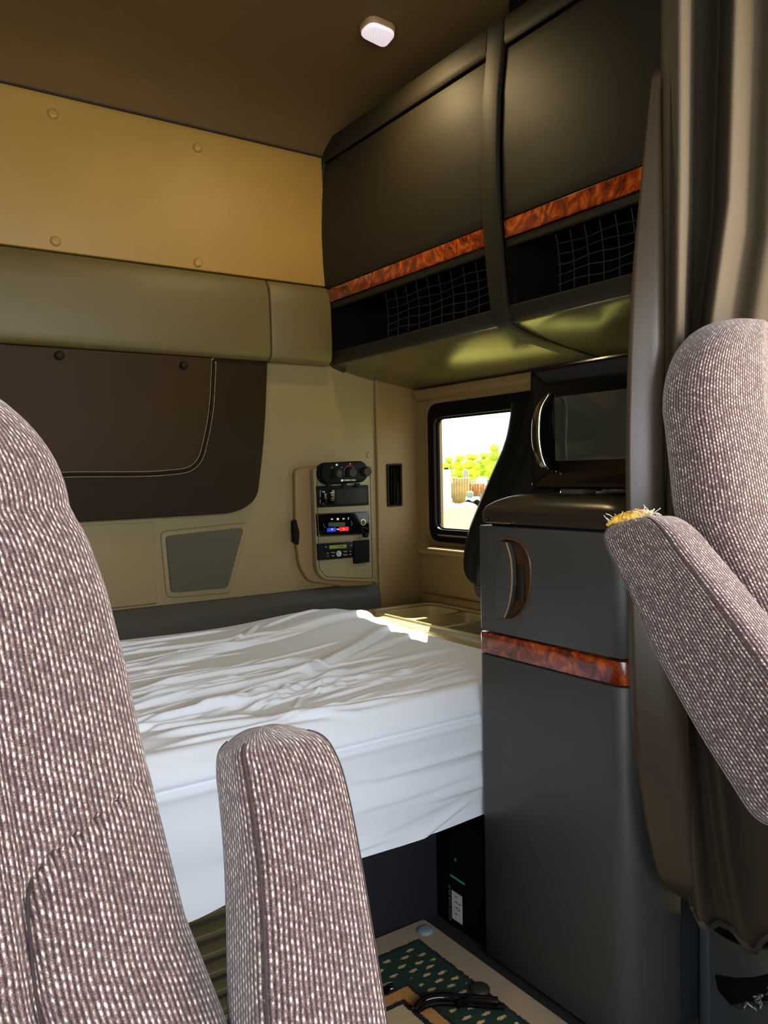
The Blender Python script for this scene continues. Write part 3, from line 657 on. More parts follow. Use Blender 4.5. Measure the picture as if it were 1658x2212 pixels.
# long low swell of the mattress, crown in the far right corner
H += .030*np.exp(-((XX-1.24)/.22)**2-((YY-2.12)/.26)**2)+.006*np.sin(XX*4)*np.clip(YY-1.3, 0, 1)
H += -.010*np.exp(-((YY-1.335)/.018)**2)*.6+.004*np.exp(-((YY-1.30)/.012)**2)
# front face: broad creases from the piping line
H += np.where(S_ > Ltop, .0025*np.sin(YY*55+XX*4)-.006*np.exp(-((S_-Ltop-Lrnd*.98)/.005)**2)+.003*np.exp(-((S_-Ltop-Lrnd*.98-.012)/.008)**2), 0)
for k in range(10):
    x0 = rng.uniform(.3, 1.0); y0 = rng.uniform(1.0, 1.18); ridge(x0, y0, x0+rng.uniform(.2, .4), y0+rng.uniform(-.02, .06), rng.uniform(.006, .016), rng.uniform(.001, .003))
x0 = .80; ridge(.80, .965, 1.09, 1.06, .006, .004)
# right end rolls down
er = np.clip((XX-(MX1-.05))/.05, 0, 1); H -= .04*(1-np.sqrt(np.clip(1-er*er, 0, 1)))*np.where(S_ < Ltop, 1, .0)
H -= .03*np.clip((.03-(MY1-YY))/.03, 0, 1)**2*np.where(S_ < Ltop, 1, 0)
PY = Yc+NY*H; PZ = Zc+NZ*H
P = [[Vector((XX[i, j], PY[i, j], PZ[i, j])) for j in range(ny)] for i in range(nx)]
sheet = grid('fitted_sheet', P, SHEET, bed, True)
sheet_m = SHEET.node_tree
bx('mattress_core', (MX0+.01, MY0+.03, .36), (MX1-.015, MY1-.01, MZ-.035), mat('mattress_ticking', (190, 188, 180), .9), bed, .02, 3)
pl = bx('bunk_base', (XL+.01, 1.45, .0), (1.38, MY1, .34), mat('bunk_board_navy', (24, 27, 34), .7, bump=.3, bscale=300), None, .004)
prop(pl, 'dark navy bunk base panel under the white sheeted mattress', 'bunk base')
bx('bunk_deck', (XL+.01, 1.30, .34), (1.385, MY1, .36), mat('bunk_deck', (22, 22, 24), .7), pl, .002)
# ribbed brown heater grille behind the driver's seat
vg = thing('floor_grille', 'brown ribbed grille low behind the armrest, under the hanging sheet', 'grille', (.45, 1.38, .12))
GR = mat('grille_brown', (74, 66, 36), .5, bump=.3)
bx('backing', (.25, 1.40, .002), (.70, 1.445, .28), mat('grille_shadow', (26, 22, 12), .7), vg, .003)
for k in range(7):
    pz('rib', [(.26, 1.402, .02+.038*k), (.26, 1.385, .024+.038*k), (.26, 1.385, .034+.038*k), (.26, 1.402, .046+.038*k)], (.43, 0, 0), GR, vg, .002)

# ---------------------------------------------------------------- fridge cabinet
FX, FY0, FY1 = 1.098, .885, 1.268
fc = thing('refrigerator_cabinet', 'tall dark grey cabinet with wood strip and recessed door handle beside the bed', 'cabinet', (1.3, 1.08, 0))
def fpro(dx=0, xend=1.245):
    o = [(FX+.02+dx, FY1), (FX+.006+dx, FY1-.004), (FX+dx, FY1-.014), (FX+dx, 1.1), (FX+dx, .925), (FX+.004+dx, .905), (FX+.016+dx, .892+dx), (FX+.035, FY0+dx), (xend-.01, FY0+dx), (xend, FY0+.004+dx)]
    return o
def fslab(nm, z0, z1, m, dx=0, th=.02, parent=fc, b=.0025):
    lp_ = fpro(dx)+[(1.245, FY0+.034), (FX+.042, FY0+.034), (FX+.038, FY1)]
    return pz(nm, [(x, y, z0) for x, y in lp_], (0, 0, z1-z0), m, parent, b, 2, 50)
bx('carcass', (FX+.0385, FY0+.036, .0), (XR-.035, FY1-.002, .955), mat('fridge_inside', (40, 42, 42), .6), fc, .003)
fslab('lower_panel', .012, .648, FR)
def tiltslab(nm, z0, z1, m, dx, th, b=.002): return fslab(nm, z0, z1, m, dx, th, fc, b)
tiltslab('wood_strip', .651, .693, BURL, -.001, .016)
door = fslab('door', .697, .912, FR, 0, .032)
# handle recess
H_out = [(1069, 1164), (1090, 1163), (1118, 1172), (1136, 1205), (1139, 1255), (1130, 1310), (1105, 1340), (1067, 1338), (1066, 1250)]
hp = [HX(x, y, FX-.01) for x, y in H_out]; hp = rounded(hp, .03, 5)
bm = bmesh.new(); prism(bm, hp, (.034, 0, 0)); bmesh.ops.recalc_face_normals(bm, faces=bm.faces)
co = bpy.data.objects.new('c', mk(bm)); COL.objects.link(co); cut(door, [co])
hnd = link('handle', bpy.data.meshes.new('m'), None, door)
RIM = mat('handle_bronze', (78, 56, 34), .34, bump=.1)
hm = bmesh.new(); cpt = sum(hp, Vector())/len(hp)
tube_bm(hm, [Vector((FX, p.y, p.z)) for p in hp], .0025, 8, True)
# bowl
A = [Vector((FX+.001, p.y, p.z)) for p in hp]; R0 = [hm.verts.new(p) for p in A]; R1 = [hm.verts.new(Vector((FX+.014, cpt.y+(p.y-cpt.y)*.9, cpt.z+(p.z-cpt.z)*.93))) for p in A]; R2 = [hm.verts.new(Vector((FX+.022, cpt.y+(p.y-cpt.y)*.6, cpt.z+(p.z-cpt.z)*.75))) for p in A]
k = len(A)
for ra, rb in ((R0, R1), (R1, R2)):
    for i in range(k): hm.faces.new([ra[i], ra[(i+1) % k], rb[(i+1) % k], rb[i]])
hm.faces.new(R2)
me = mk(hm); bpy.data.objects.remove(hnd, do_unlink=True)
hnd = link('handle', me, RIM, door, 45)
pd = [HX(x, y, FX-.003) for x, y in [(1071, 1167), (1094, 1172), (1104, 1210), (1106, 1260), (1100, 1305), (1090, 1334), (1070, 1335), (1068, 1250)]]
pz('paddle', rounded(pd, .004, 3), (.012, 0, 0), FR, hnd, .002)
tube('paddle_edge', [p+Vector((-.001, 0, 0)) for p in spline([HX(x, y, FX-.003) for x, y in [(1094, 1172), (1104, 1210), (1106, 1260), (1100, 1305), (1090, 1334)]], 4)], .0018, mat('edge_bronze', (150, 124, 96), .3), hnd, 6)
pz('latch', [HX(x, y, FX+.016) for x, y in [(1108, 1222), (1128, 1218), (1130, 1300), (1108, 1296)]], (.006, 0, 0), mat('latch_dark', (44, 36, 24), .4), hnd, .002)
# lid section above the door
lid_prof = [(FX+.002, .918), (FX+.002, .938), (FX+.012, .955), (FX+.03, .968), (FX+.05, .973)]
LIDM = mat('lid_brown', (40, 34, 27), .28, bump=.1, bscale=500)
lidb = []
rings = []
for z, ins in ((.918, .003), (.940, .002), (.952, .008), (.962, .022), (.970, .040), (.974, .055)):
    base = [Vector((FX+ins, FY1-ins*1.0, z)), Vector((FX+ins, FY0+ins, z)), Vector((XR-.04, FY0+ins, z)), Vector((XR-.04, FY1-ins, z))]
    rings.append(rounded(base, [.03, .05, .002, .002], 6))
loft('top_cover', rings, LIDM, fc, None, True, 40)
bx('latch_pin', (FX-.004, 1.165, .9185), (FX+.002, 1.235, .9215), mat('pin_metal', (200, 170, 140), .25, metal=1), fc, .0008)
button('latch_knob', (FX, 1.236, .925), (-1, 0, 0), .004, .004, METAL, fc, 12)
bx('side_seam', (1.150, FY0-.0015, .0), (1.154, FY0+.003, .95), SEAM, fc, 0) if False else None
fcx = bx('front_panel', (1.249, FY0+.006, .0), (XR-.035, FY0+.03, .915), mat('front_panel_dark', (30, 34, 38), .5, bump=.2, bscale=900), fc, .003)

# ---------------------------------------------------------------- microwave
MXF = 1.17; my1 = 1.183; my0 = .72+.02; mz0, mz1 = .985, 1.226
mw = thing('microwave', 'black microwave oven with curved chrome handle standing on the grey cabinet', 'microwave', (1.35, 1.0, .98))
bm = bmesh.new(); box(bm, (MXF+.03, my0+.1, mz0+.008), (1.52, my1-.006, mz1-.004)); bmesh.ops.recalc_face_normals(bm, faces=bm.faces); bev(bm, .005, 3); link('body', mk(bm), BLACK, mw, 40)
def ringX(nm, o, i, x0, x1, m, p, b=.002): return ringmesh(nm, [Vector((0, y, z)) for y, z in o], [Vector((0, y, z)) for y, z in i], x0, x1, m, p, b)
def rr(y0, y1, z0, z1, r): return [(p.y, p.z) for p in frame_ring(y0, y1, z0, z1, r, 5)]
y00 = my0+.1
# front bezel sloping inwards to the door glass
bm = bmesh.new(); levels = [(MXF+.032, 0), (MXF+.004, 0), (MXF, .004), (MXF+.002, .012), (MXF+.016, .030)]
RG = [[bm.verts.new((x, y, z)) for y, z in rr(y00+i, my1-i, mz0+i, mz1-i, .012)] for x, i in levels]
k = len(RG[0])
for A, B in zip(RG, RG[1:]):
    for i in range(k): bm.faces.new([A[i], A[(i+1) % k], B[(i+1) % k], B[i]])
bm.faces.new(RG[-1]); link('door_frame', mk(bm), GLOSS, mw, 40)
wq = [HX(x, y, MXF+.0155) for x, y in [(1196, 858), (1372, 828), (1372, 992), (1198, 996)]]
wq[1].z = wq[0].z; wq[2].z = wq[3].z
pz('door_window', rounded(wq, .004, 3), (.004, 0, 0), mat('mesh_glass', (46, 48, 40), .1, spec=.6), mw, .001)
hh = [HX(x, y, MXF-.02) for x, y in [(1166, 846), (1154, 880), (1151, 920), (1153, 965), (1162, 1005), (1170, 1020)]]
hc = spline([Vector((MXF+.004-.017*math.sin(math.pi*k/5)**.7 if 0 < k < 5 else MXF+.006, p.y, p.z)) for k, p in enumerate(hh)], 6)
bm = bmesh.new(); rings = []
for i, p in enumerate(hc):
    t = i/(len(hc)-1); wdt = .003+.0085*math.sin(math.pi*t)**.6
    rings.append([p+Vector((math.cos(a)*.004, math.sin(a)*wdt, 0)) for a in [2*math.pi*j/14 for j in range(14)]])
loft('handle', rings, mat('handle_dark_chrome', (150, 145, 140), .1, metal=1), mw, None, True, True)
for yy in (1.12, .90):
    bx('foot', (MXF+.05, yy-.03, .974), (MXF+.09, yy+.03, mz0+.009), mat('foot_grey', (110, 100, 88), .5), mw, .003)

# ---------------------------------------------------------------- sleeper curtain
sc_o = thing('sleeper_curtain', 'long olive beige privacy curtain in vertical folds between cabinet and passenger seat', 'curtain', (1.35, .84, .15))
zk = [2.14, 1.8, 1.45, 1.22, .95, .63, .33, .15]
def kx(px, y=.84): return HY(px, 900, 1).x*y
KP = [[1425, 1425, 1424, 1424, 1424, 1450, 1478, 1500], [1465, 1465, 1463, 1458, 1446, 1470, 1500, 1530], [1503, 1503, 1498, 1487, 1466, 1490, 1525, 1560],
      [1545, 1545, 1530, 1494, 1472, 1500, 1540, 1580], [1585, 1585, 1570, 1528, 1505, 1530, 1575, 1615], [1622, 1622, 1608, 1562, 1545, 1565, 1605, 1645],
      [1680, 1680, 1665, 1625, 1605, 1620, 1655, 1690], [1735, 1735, 1725, 1690, 1670, 1680, 1705, 1735], [1790]*8, [1840]*8, [1890]*8]
KY = [.866, .770, .872, .872, .775, .868, .83, .868, .79, .868, .82]
rows = 60; cols = 12
P = []; UVg = []
nk = len(KP)
for i in range(rows+1):
    t = i/rows; r = []; uvr = []
    for j in range((nk-1)*cols+1):
        q = j/cols; a = min(int(q), nk-2); f = q-a
        f2 = .5-.5*math.cos(math.pi*f)
        px0 = KP[a][4]*0
        xx_b = kx(KP[a][6]*(1-f)+KP[a+1][6]*f)
        zb = float(np.interp(xx_b, [1.15, 1.20, 1.26, 1.33, 1.45, 1.8], [.33, .27, .215, .155, .14, .16]))
        z = 2.14+(zb-2.14)*t
        def kv(c): return float(np.interp(-z, [-v for v in zk], c))
        amp = float(np.interp(z, [.15, .5, .9, 1.3], [.2, .4, .75, 1]))
        y = float(np.interp(z, [.15, .6, 1.1], [.815, .826, .848]))+((KY[a]*(1-f2)+KY[a+1]*f2)-.848)*amp
        pxx = kv(KP[a])*(1-f)+kv(KP[a+1])*f
        x = HY(pxx, 1106-(z-1.02)*1000, y).x
        r.append(Vector((x, y-.004, z))); uvr.append((q*.09, z))
    P.append(r); UVg.append(uvr)
grid('folds', P, CURT, sc_o, True, .003, UVg)
# hem tape
hemP = [P[-1][j]+Vector((0, -.004, .004)) for j in range(0, len(P[-1]), 3)]
tube('hem', hemP, .006, mat('hem_tape', (52, 44, 34), .8), sc_o, 6)
# vinyl blackout lining turned out along the leading edge
Lc = [(1424, 150), (1412, 250), (1396, 400), (1378, 600), (1368, 800), (1364, 950), (1365, 1100), (1368, 1300), (1372, 1480), (1382, 1620), (1402, 1750), (1420, 1840), (1436, 1898), (1465, 1930), (1503, 1958)]
Rc = [(1426, 150), (1426, 250), (1426, 400), (1426, 600), (1424, 800), (1423, 950), (1425, 1100), (1440, 1300), (1458, 1480), (1464, 1620), (1470, 1750), (1477, 1840), (1488, 1898), (1497, 1930), (1506, 1958)]
Ls = spline([HY(x, y, .83) for x, y in Lc], 5); Rs = spline([HY(x, y, .83) for x, y in Rc], 5); P = []
for a, b in zip(Ls, Rs):
    r = []
    for k in range(17):
        t = k/16; p = a.lerp(b, t); wd = (b-a).length; p.y += -.5*wd*math.sin(math.pi*min(1, t*1.0))+.012*(1-t)
        if a.z < .75: p.y += .006*math.sin(t*7)*min(1, (.75-a.z)*4)
        r.append(p)
    P.append(r)
grid('vinyl_lining', P, VINYL, sc_o, True, .003)
bx('curtain_track', (1.10, .825, 2.135), (XR-.01, .865, ZC-.001), BLACK, sc_o, .002)

# storage box / kick panel to the right of the cabinet
kb = thing('kick_box', 'low grey plastic box with dark hand hole below the curtain, right of cabinet', 'storage box', (1.5, .80, 0))
KX0, KY_ = 1.235, .862
rings = []
prof = [HY(x, y, KY_) for x, y in [(1530, 1998), (1560, 2022), (1600, 2042), (1660, 2052), (1800, 2060)]]
loop = [Vector((prof[0].x, KY_, -.13))]+prof+[Vector((XR-.04, KY_, prof[-1].z)), Vector((XR-.04, KY_, -.13))]
kbody = pz('body', loop, (0, .021, 0), PEDEST, kb, .004, 3, 40)
hq = [HY(x, y, KY_-.01) for x, y in [(1553, 2110), (1600, 2118), (1640, 2116), (1720, 2095), (1740, 2180), (1660, 2180), (1610, 2190), (1590, 2180), (1560, 2145)]]
bm = bmesh.new(); prism(bm, rounded(hq, .008, 3), (0, .040, 0)); bmesh.ops.recalc_face_normals(bm, faces=bm.faces)
co = bpy.data.objects.new('c', mk(bm)); COL.objects.link(co); cut(kbody, [co])
bx('hole_shade_sheet', (HY(1545, 2100, KY_).x, .8845, -.12), (XR-.05, .8848, .13), BLACKM, kb, 0)  # black sheet added behind the hand hole, standing in for its shade
bm = bmesh.new(); rngl = random.Random(5)
for k in range(7):
    p = HY(1612+k*9, 2184-k*7, KY_+.004); pts = [p+Vector((rngl.uniform(-.01, .012), rngl.uniform(-.01, .01), rngl.uniform(-.006, .012))) for _ in range(4)]
    tube_bm(bm, spline(pts, 4), .0022, 5)
prop(link('crumpled_wrapper', mk(bm), mat('wrapper', (120, 126, 132), .3, metal=.4), None, True), 'crumpled silvery wrapper lying in the hand hole of the low grey box', 'wrapper')

# ---------------------------------------------------------------- seats
def superring(c, ax_, ay_, a, b, n_, k=48, fn=None):
    o = []
    for j in range(k):
        t = 2*math.pi*j/k; ct, st = math.cos(t), math.sin(t)
        u_ = a*math.copysign(abs(ct)**(2/n_), ct); v_ = b*math.copysign(abs(st)**(2/n_), st)
        p = c+ax_*u_+ay_*v_
        if fn: p = fn(p, u_/a, v_/b)
        o.append(p)
    return o
def uv_for(rings, v0=0):
    out = []; v = v0
    # common perimeter parameter taken from the widest ring so the ribs stay parallel
    W_ = max(rings, key=lambda r: sum((r[i]-r[i-1]).length for i in range(len(r))))
    per = [0]
    for i in range(len(W_)): per.append(per[-1]+(W_[(i+1) % len(W_)]-W_[i]).length)
    prev = None
    for r in rings:
        c = sum(r, Vector())/len(r)
        if prev is not None: v += (c-prev).length+.25*abs(0)
        prev = c
        out.append([(per[i], v) for i in range(len(r)+1)])
    return out
def backrest(nm, parent, cx, prof, yfun, T, wedge, groove, seam_side=1):
    """prof: [(z, halfwidth, thickness)] from bottom to top"""
    zs = [p[0] for p in prof]; N_ = 110; rings = []
    z0, z1 = zs[0], zs[-1]
    for i in range(N_+1):
        t = i/N_; t = t if t < .7 else .7+.3*math.sin((t-.7)/.3*math.pi/2); z = z0+(z1-z0)*t
        hw = float(np.interp(z, zs, [p[1] for p in prof])); th = float(np.interp(z, zs, [p[2] for p in prof]))
        def fn(p, u_, v_, z=z, th=th):
            if v_ < 0:  # front side: bolsters at the edges, hollow in the centre, seams between
                q = abs(u_); p = p+Vector((0, wedge*(1-min(1, q/.62)**3)*min(1, th/.04)*(-v_), 0))
                g = groove(z); p.y += .013*math.exp(-((q-g)/.02)**2)*(-v_)
            return p
        rings.append(superring(Vector((cx, yfun(z), z)), Vector((1, 0, 0)), Vector((0, 1, 0)), hw, th, 3.2, 320, fn))
    o = loft(nm, rings, KNIT, parent, uv_for(rings), True, True)
    pts = []
    for k in range(60):
        z = z0+(z1-.03-z0)*k/59; g = groove(z); q = abs(g)
        if q > .97: continue
        hw = float(np.interp(z, zs, [p[1] for p in prof])); th = float(np.interp(z, zs, [p[2] for p in prof])); vv = (1-q**3.2)**(1/3.2)
        sgn = seam_side
        pts.append(Vector((cx+sgn*q*hw, yfun(z)-th*vv+(wedge*(1-min(1, q/.62)**3)*min(1, th/.04)+.0125)*vv, z)))
    if len(pts) > 3: tube('seam', pts, .0016, mat('seam_thread', (46, 34, 32), .9), o, 5)
    return o
def topround(pr, ztop, r, hw, th, n=8):
    """rounded shoulder"""
    for k in range(1, n+1):
        a = math.pi/2*k/n; pr.append((ztop-r+r*math.sin(a), hw-r*1.0*(1-math.cos(a)), max(.006, th*(.25+.75*math.cos(a)**.6))))
    return pr
def armrest(parent, cx, st, half, n_=4.5, dome=.5):
    """st: list of (L, S) YZ pairs from tip to root; half: list of half widths in X"""
    rings = []; 
    cen = [((a[0]+b[0])/2, (a[1]+b[1])/2) for a, b in st]
    Ps = spline([Vector((0, *c)) for c in cen], 6); Ds = spline([Vector((0, b[0]-a[0], b[1]-a[1])) for a, b in st], 6)
    Hs = spline([Vector((h, cx_, 0)) for h, cx_ in half], 6)
    ax0 = (Ps[0]-Ps[2]).normalized()
    for sc_, of in ((.12, .0046), (.35, .0042), (.6, .0034), (.8, .002)):
        rings.append(superring(Vector((Hs[0].y, Ps[0].y, Ps[0].z))+ax0*of, Vector((1, 0, 0)), Ds[0].normalized(), Hs[0].x*sc_, Ds[0].length/2*sc_, n_, 72))
    for p, d, h in zip(Ps, Ds, Hs):
        rings.append(superring(Vector((h.y, p.y, p.z)), Vector((1, 0, 0)), d.normalized(), h.x, d.length/2, n_, 72))
    o = loft('armrest', rings, KNIT, parent, uv_for(rings), True, True)
    # stitched seams along the long edges
    for ang in (38, 142, 218, 322):
        j = int(round(ang/360*72)) % 72
        tube('seam', [r[j] for r in rings[7:]], .0012, mat('seam_thread', (70, 50, 48), .9), o, 5)
    return o
def lower_seat(parent, cx, ym, zb=0):
    rings = []
    for i in range(21):
        t = i/20; y = ym-.02-.48*t; s_ = math.sin(math.pi*min(1, max(0, (1-t)*6))/2) if t > .83 else 1
        rings.append(superring(Vector((cx, y, .46)), Vector((1, 0, 0)), Vector((0, 0, 1)), .25*(.7+.3*s_), .06*(.35+.65*s_), 3.5, 60))
    loft('seat_cushion', rings, KNIT, parent, uv_for(rings), True, True)
    bx('pedestal', (max(cx-.17, 1.095) if zb else cx-.17, ym-.42, zb), (cx+.17, ym-.02, .40), PEDEST, parent, .015, 3)

# driver's seat
ds = thing('driver_seat', 'grey mauve ribbed knit driver seat at the left edge with raised inboard armrest', 'seat', (-.10, .55, 0))
DY = .56
def dyf(z): return DY+.03+.16*(z-.75)
pr = [(.42, .36, .075), (.55, .342, .07), (.62, .328, .07), (.70, .304, .068), (.78, .291, .066), (.83, .283, .065), (.885, .276, .064), (.94, .267, .062), (.98, .256, .060), (1.0, .246, .058)]
pr = [(z, h+.0, t) for z, h, t in pr]
for k in range(1, 12):
    a = math.pi/2*k/11; pr.append((1.0+.115*math.sin(a), .246-.15*(1-math.cos(a)), max(.008, .058*math.cos(a)**.45)))
def seamfun(pts, Y, cx, pr_):
    q = []
    for x, y in pts:
        p = HY(x, y, .6)
        for _ in range(5): p = HY(x, y, Y(p.z))
        hw = float(np.interp(p.z, [k[0] for k in pr_], [k[1] for k in pr_])); q.append((p.z, (p.x-cx)/hw))
    q.sort(); return lambda z: float(np.interp(z, [k[0] for k in q], [k[1] for k in q]))
backrest('backrest', ds, -.10, pr, dyf, 0, .012, seamfun([(420, 1600), (350, 1690), (270, 1745), (190, 1800), (120, 1850), (75, 1900), (60, 1960), (72, 2080), (90, 2212)], lambda z: dyf(z)-.055, -.10, pr))
# armrest, raised
dst = [((.600, .814), (.575, .818)), ((.606, .802), (.553, .814)), ((.606, .784), (.538, .80)), ((.600, .760), (.527, .775)), ((.590, .71), (.512, .725)), ((.572, .62), (.490, .635)), ((.555, .52), (.468, .535)), ((.53, .42), (.445, .43)), ((.515, .35), (.43, .36))]
armrest(ds, .27, dst, [(.022, .282), (.038, .283), (.043, .284), (.045, .285), (.047, .285), (.053, .282), (.058, .280), (.058, .280), (.05, .28)])
lower_seat(ds, -.10, DY)
# passenger seat
ps = thing('passenger_seat', 'grey mauve ribbed knit passenger seat at the right edge, raised armrest torn at tip', 'seat', (1.24, .68, -.13))
PYc = .70
def pyf(z): return float(np.interp(z, [.4, .6, .8, .95, 1.1, 1.3], [.47, .52, .59, .665, .70, .73]))
pr = [(.44, .28, .08), (.6, .285, .08), (.8, .298, .078), (.9, .302, .075), (.97, .298, .073), (1.03, .290, .07), (1.08, .284, .068)]
for k in range(1, 12):
    a = math.pi/2*k/11; pr.append((1.08+.165*math.sin(a), .284-.18*(1-math.cos(a)), max(.008, .068*math.cos(a)**.45)))
backrest('backrest', ps, 1.262, pr, pyf, 0, .02, lambda z: -seamfun([(1535, 700), (1542, 760), (1560, 900), (1568, 1050), (1580, 1200), (1620, 1320)], lambda z: pyf(z)-.065, 1.262, pr)(z), -1)
XA = .85
def yz(px, py): p = HX(px, py, XA); return (p.y, p.z)
pst = [(yz(1330, 1126), yz(1368, 1117)), (yz(1300, 1137), yz(1405, 1122)), (yz(1286, 1160), yz(1440, 1150)), (yz(1300, 1200), yz(1475, 1195)), (yz(1345, 1290), yz(1528, 1262)), (yz(1400, 1420), yz(1600, 1355)), (yz(1480, 1570), yz(1690, 1480)), (yz(1560, 1700), yz(1780, 1600)), (yz(1610, 1775), yz(1830, 1670)), (yz(1665, 1805), yz(1850, 1720)), (yz(1700, 1810), yz(1830, 1750))]
arm = armrest(ps, .89, pst, [(.016, .885), (.028, .886), (.034, .888), (.037, .889), (.038, .89), (.038, .89), (.038, .89), (.038, .89), (.036, .89), (.028, .89), (.016, .89)], 5.0)
# torn tip: foam and threads
bm = bmesh.new(); rg = random.Random(11)
fp_ = spline([HX(1314, 1134, .868), HX(1330, 1126, .868), HX(1350, 1119, .870), HX(1372, 1114, .872), HX(1392, 1111, .874), HX(1404, 1111, .876)], 8)
rings = []
for i, p in enumerate(fp_):
    t = i/(len(fp_)-1); w_ = .0075*math.sin(math.pi*min(.97, max(.06, t)))**.5
    rings.append([p+Vector((math.cos(a_)*w_*1.6, math.sin(a_)*.2*w_, math.sin(a_)*w_))*(1+rg.uniform(-.28, .28)) if False else p+Vector((math.cos(a_)*w_*1.6*(1+rg.uniform(-.25, .25)), rg.uniform(-.001, .001), math.sin(a_)*w_*(1+rg.uniform(-.3, .3)))) for a_ in [2*math.pi*j/12 for j in range(12)]])
for r0 in rings: pass
RR_ = [[bm.verts.new(q) for q in r0] for r0 in rings]
for A, B in zip(RR_, RR_[1:]):
    for j in range(12): bm.faces.new([A[j], A[(j+1) % 12], B[(j+1) % 12], B[j]])
bm.faces.new(RR_[0][::-1]); bm.faces.new(RR_[-1])
foam = link('torn_foam', mk(bm), mat('foam_yellow', (242, 176, 64), .9, bump=.8, bscale=400, var=.45, vscale=90), arm, True)
bm = bmesh.new()
for k in range(120):
    t = rg.random(); c = HX(1312+t*100, 1134-t*24, .858+rg.random()*.03); pts = [c]
    d = Vector((rg.uniform(-.3, .3), rg.uniform(-1, 1), rg.uniform(.1, 1)))
    for q in range(3):
        pts.append(pts[-1]+d*rg.uniform(.002, .005)); d += Vector((rg.uniform(-.8, .8), rg.uniform(-.8, .8), rg.uniform(-.8, .5)))
    tube_bm(bm, spline(pts, 3), .0006, 4)
link('frayed_threads', mk(bm), mat('frayed_cloth', (196, 188, 178), .9), arm, True)
lower_seat(ps, 1.262, PYc-.18, -.13)

# ---------------------------------------------------------------- floor things
def rug_mat():
    m = bpy.data.materials.new('rug_pile'); m.use_nodes = True; n = m.node_tree; b = n.nodes['Principled BSDF']; L = n.links; N = n.nodes.new
    t = N('ShaderNodeTexCoord'); s_ = N('ShaderNodeSeparateXYZ'); 
    def M(op, a, b_=None):
        q = N('ShaderNodeMath'); q.operation = op
        for i, v in enumerate((a, b_)):
            if v is None: continue
            if isinstance(v, (int, float)): q.inputs[i].default_value = v
            else: L.new(v, q.inputs[i])
        return q.outputs[0]
    nz = N('ShaderNodeTexNoise'); nz.inputs['Scale'].default_value = 260; L.new(t.outputs['Object'], nz.inputs['Vector'])
    L.new(t.outputs['Object'], s_.inputs[0])
    jit = M('MULTIPLY', M('SUBTRACT', nz.outputs['Fac'], .5), .010)
    dx = M('SUBTRACT', RW/2, M('ABSOLUTE', s_.outputs[0])); dy = M('SUBTRACT', RD/2, M('ABSOLUTE', s_.outputs[1]))
    d = M('ADD', M('MINIMUM', dx, dy), jit)
    r = N('ShaderNodeValToRGB'); r.color_ramp.interpolation = 'CONSTANT'; e = r.color_ramp.elements
    stops = [(0, (150, 132, 108)), (.055, (14, 14, 22)), (.063, (10, 44, 30)), (.165, (14, 14, 20)), (.172, (176, 124, 62)), (.200, (14, 14, 22)), (.212, (176, 154, 116))]
    e[0].position = 0; e[0].color = (*sm(stops[0][1]), 1); e[1].position = stops[1][0]; e[1].color = (*sm(stops[1][1]), 1)
    for p, c in stops[2:]:
        q = e.new(p); q.color = (*sm(c), 1)
    L.new(d, r.inputs[0])
    # small tan stitches scattered over the green field
    mp = N('ShaderNodeMapping'); mp.inputs['Scale'].default_value = (22, 50, 1); mp.inputs['Rotation'].default_value = (0, 0, .62); L.new(t.outputs['Object'], mp.inputs[0])
    vo = N('ShaderNodeTexVoronoi'); vo.voronoi_dimensions = '2D'; vo.inputs['Scale'].default_value = 1; vo.inputs['Randomness'].default_value = .25; L.new(mp.outputs[0], vo.inputs['Vector'])
    fl = M('LESS_THAN', vo.outputs['Distance'], M('MULTIPLY', nz.outputs['Fac'], .42))
    ing = M('MULTIPLY', M('GREATER_THAN', d, .075), M('LESS_THAN', d, .155))
    mix = N('ShaderNodeMix'); mix.data_type = 'RGBA'; L.new(M('MULTIPLY', fl, ing), mix.inputs[0]); L.new(r.outputs[0], mix.inputs[6]); mix.inputs[7].default_value = (*sm((190, 160, 112)), 1)
    L.new(mix.outputs[2], b.inputs['Base Color']); b.inputs['Roughness'].default_value = .95
    bp = N('ShaderNodeBump'); bp.inputs['Strength'].default_value = .7; bp.inputs['Distance'].default_value = .002; L.new(nz.outputs['Fac'], bp.inputs['Height']); L.new(bp.outputs[0], b.inputs['Normal'])
    return m
rx1, ry1 = 1.075, 1.442; rx0, ry0 = .36, .55; RW, RD = rx1-rx0, ry1-ry0
bm = bmesh.new(); prism(bm, rounded([Vector((-RW/2, -RD/2, .001)), Vector((RW/2, -RD/2, .001)), Vector((RW/2, RD/2, .001)), Vector((-RW/2, RD/2, .001))], .012, 4), (0, 0, .011)); bmesh.ops.recalc_face_normals(bm, faces=bm.faces); bev(bm, .004, 2)
rug = bpy.data.objects.new('rug', mk(bm)); COL.objects.link(rug); rug.location = ((rx0+rx1)/2, (ry0+ry1)/2, 0); rug.data.materials.append(rug_mat())
prop(rug, 'beige bordered rug with dark green band and gold line on aisle floor', 'rug')
p = HZ(918, 2012, .012); prop(button('mat_fastener', p, (0, 0, 1), .018, .008, mat('fastener_blue_grey', (120, 136, 150), .5)), 'round blue grey fastener at the far corner of the rug', 'fastener')
p = HZ(1036, 2138, .012); prop(button('mat_fastener', p, (0, 0, 1), .020, .008, mat('fastener_olive', (44, 42, 30), .5)), 'round dark olive fastener on rug edge beside the grey cabinet', 'fastener')
hb = thing('tubular_handle', 'black bent tubular handle lying across the rug toward the grey cabinet', 'handle', tuple(HZ(1000, 2165, 0)))
tube('bar', spline([HZ(898, 2183, .02), HZ(906, 2170, .026), HZ(925, 2158, .03), HZ(960, 2154, .03), HZ(1010, 2158, .03), HZ(1075, 2164, .03)], 6), .0085, GLOSS, hb, 12)
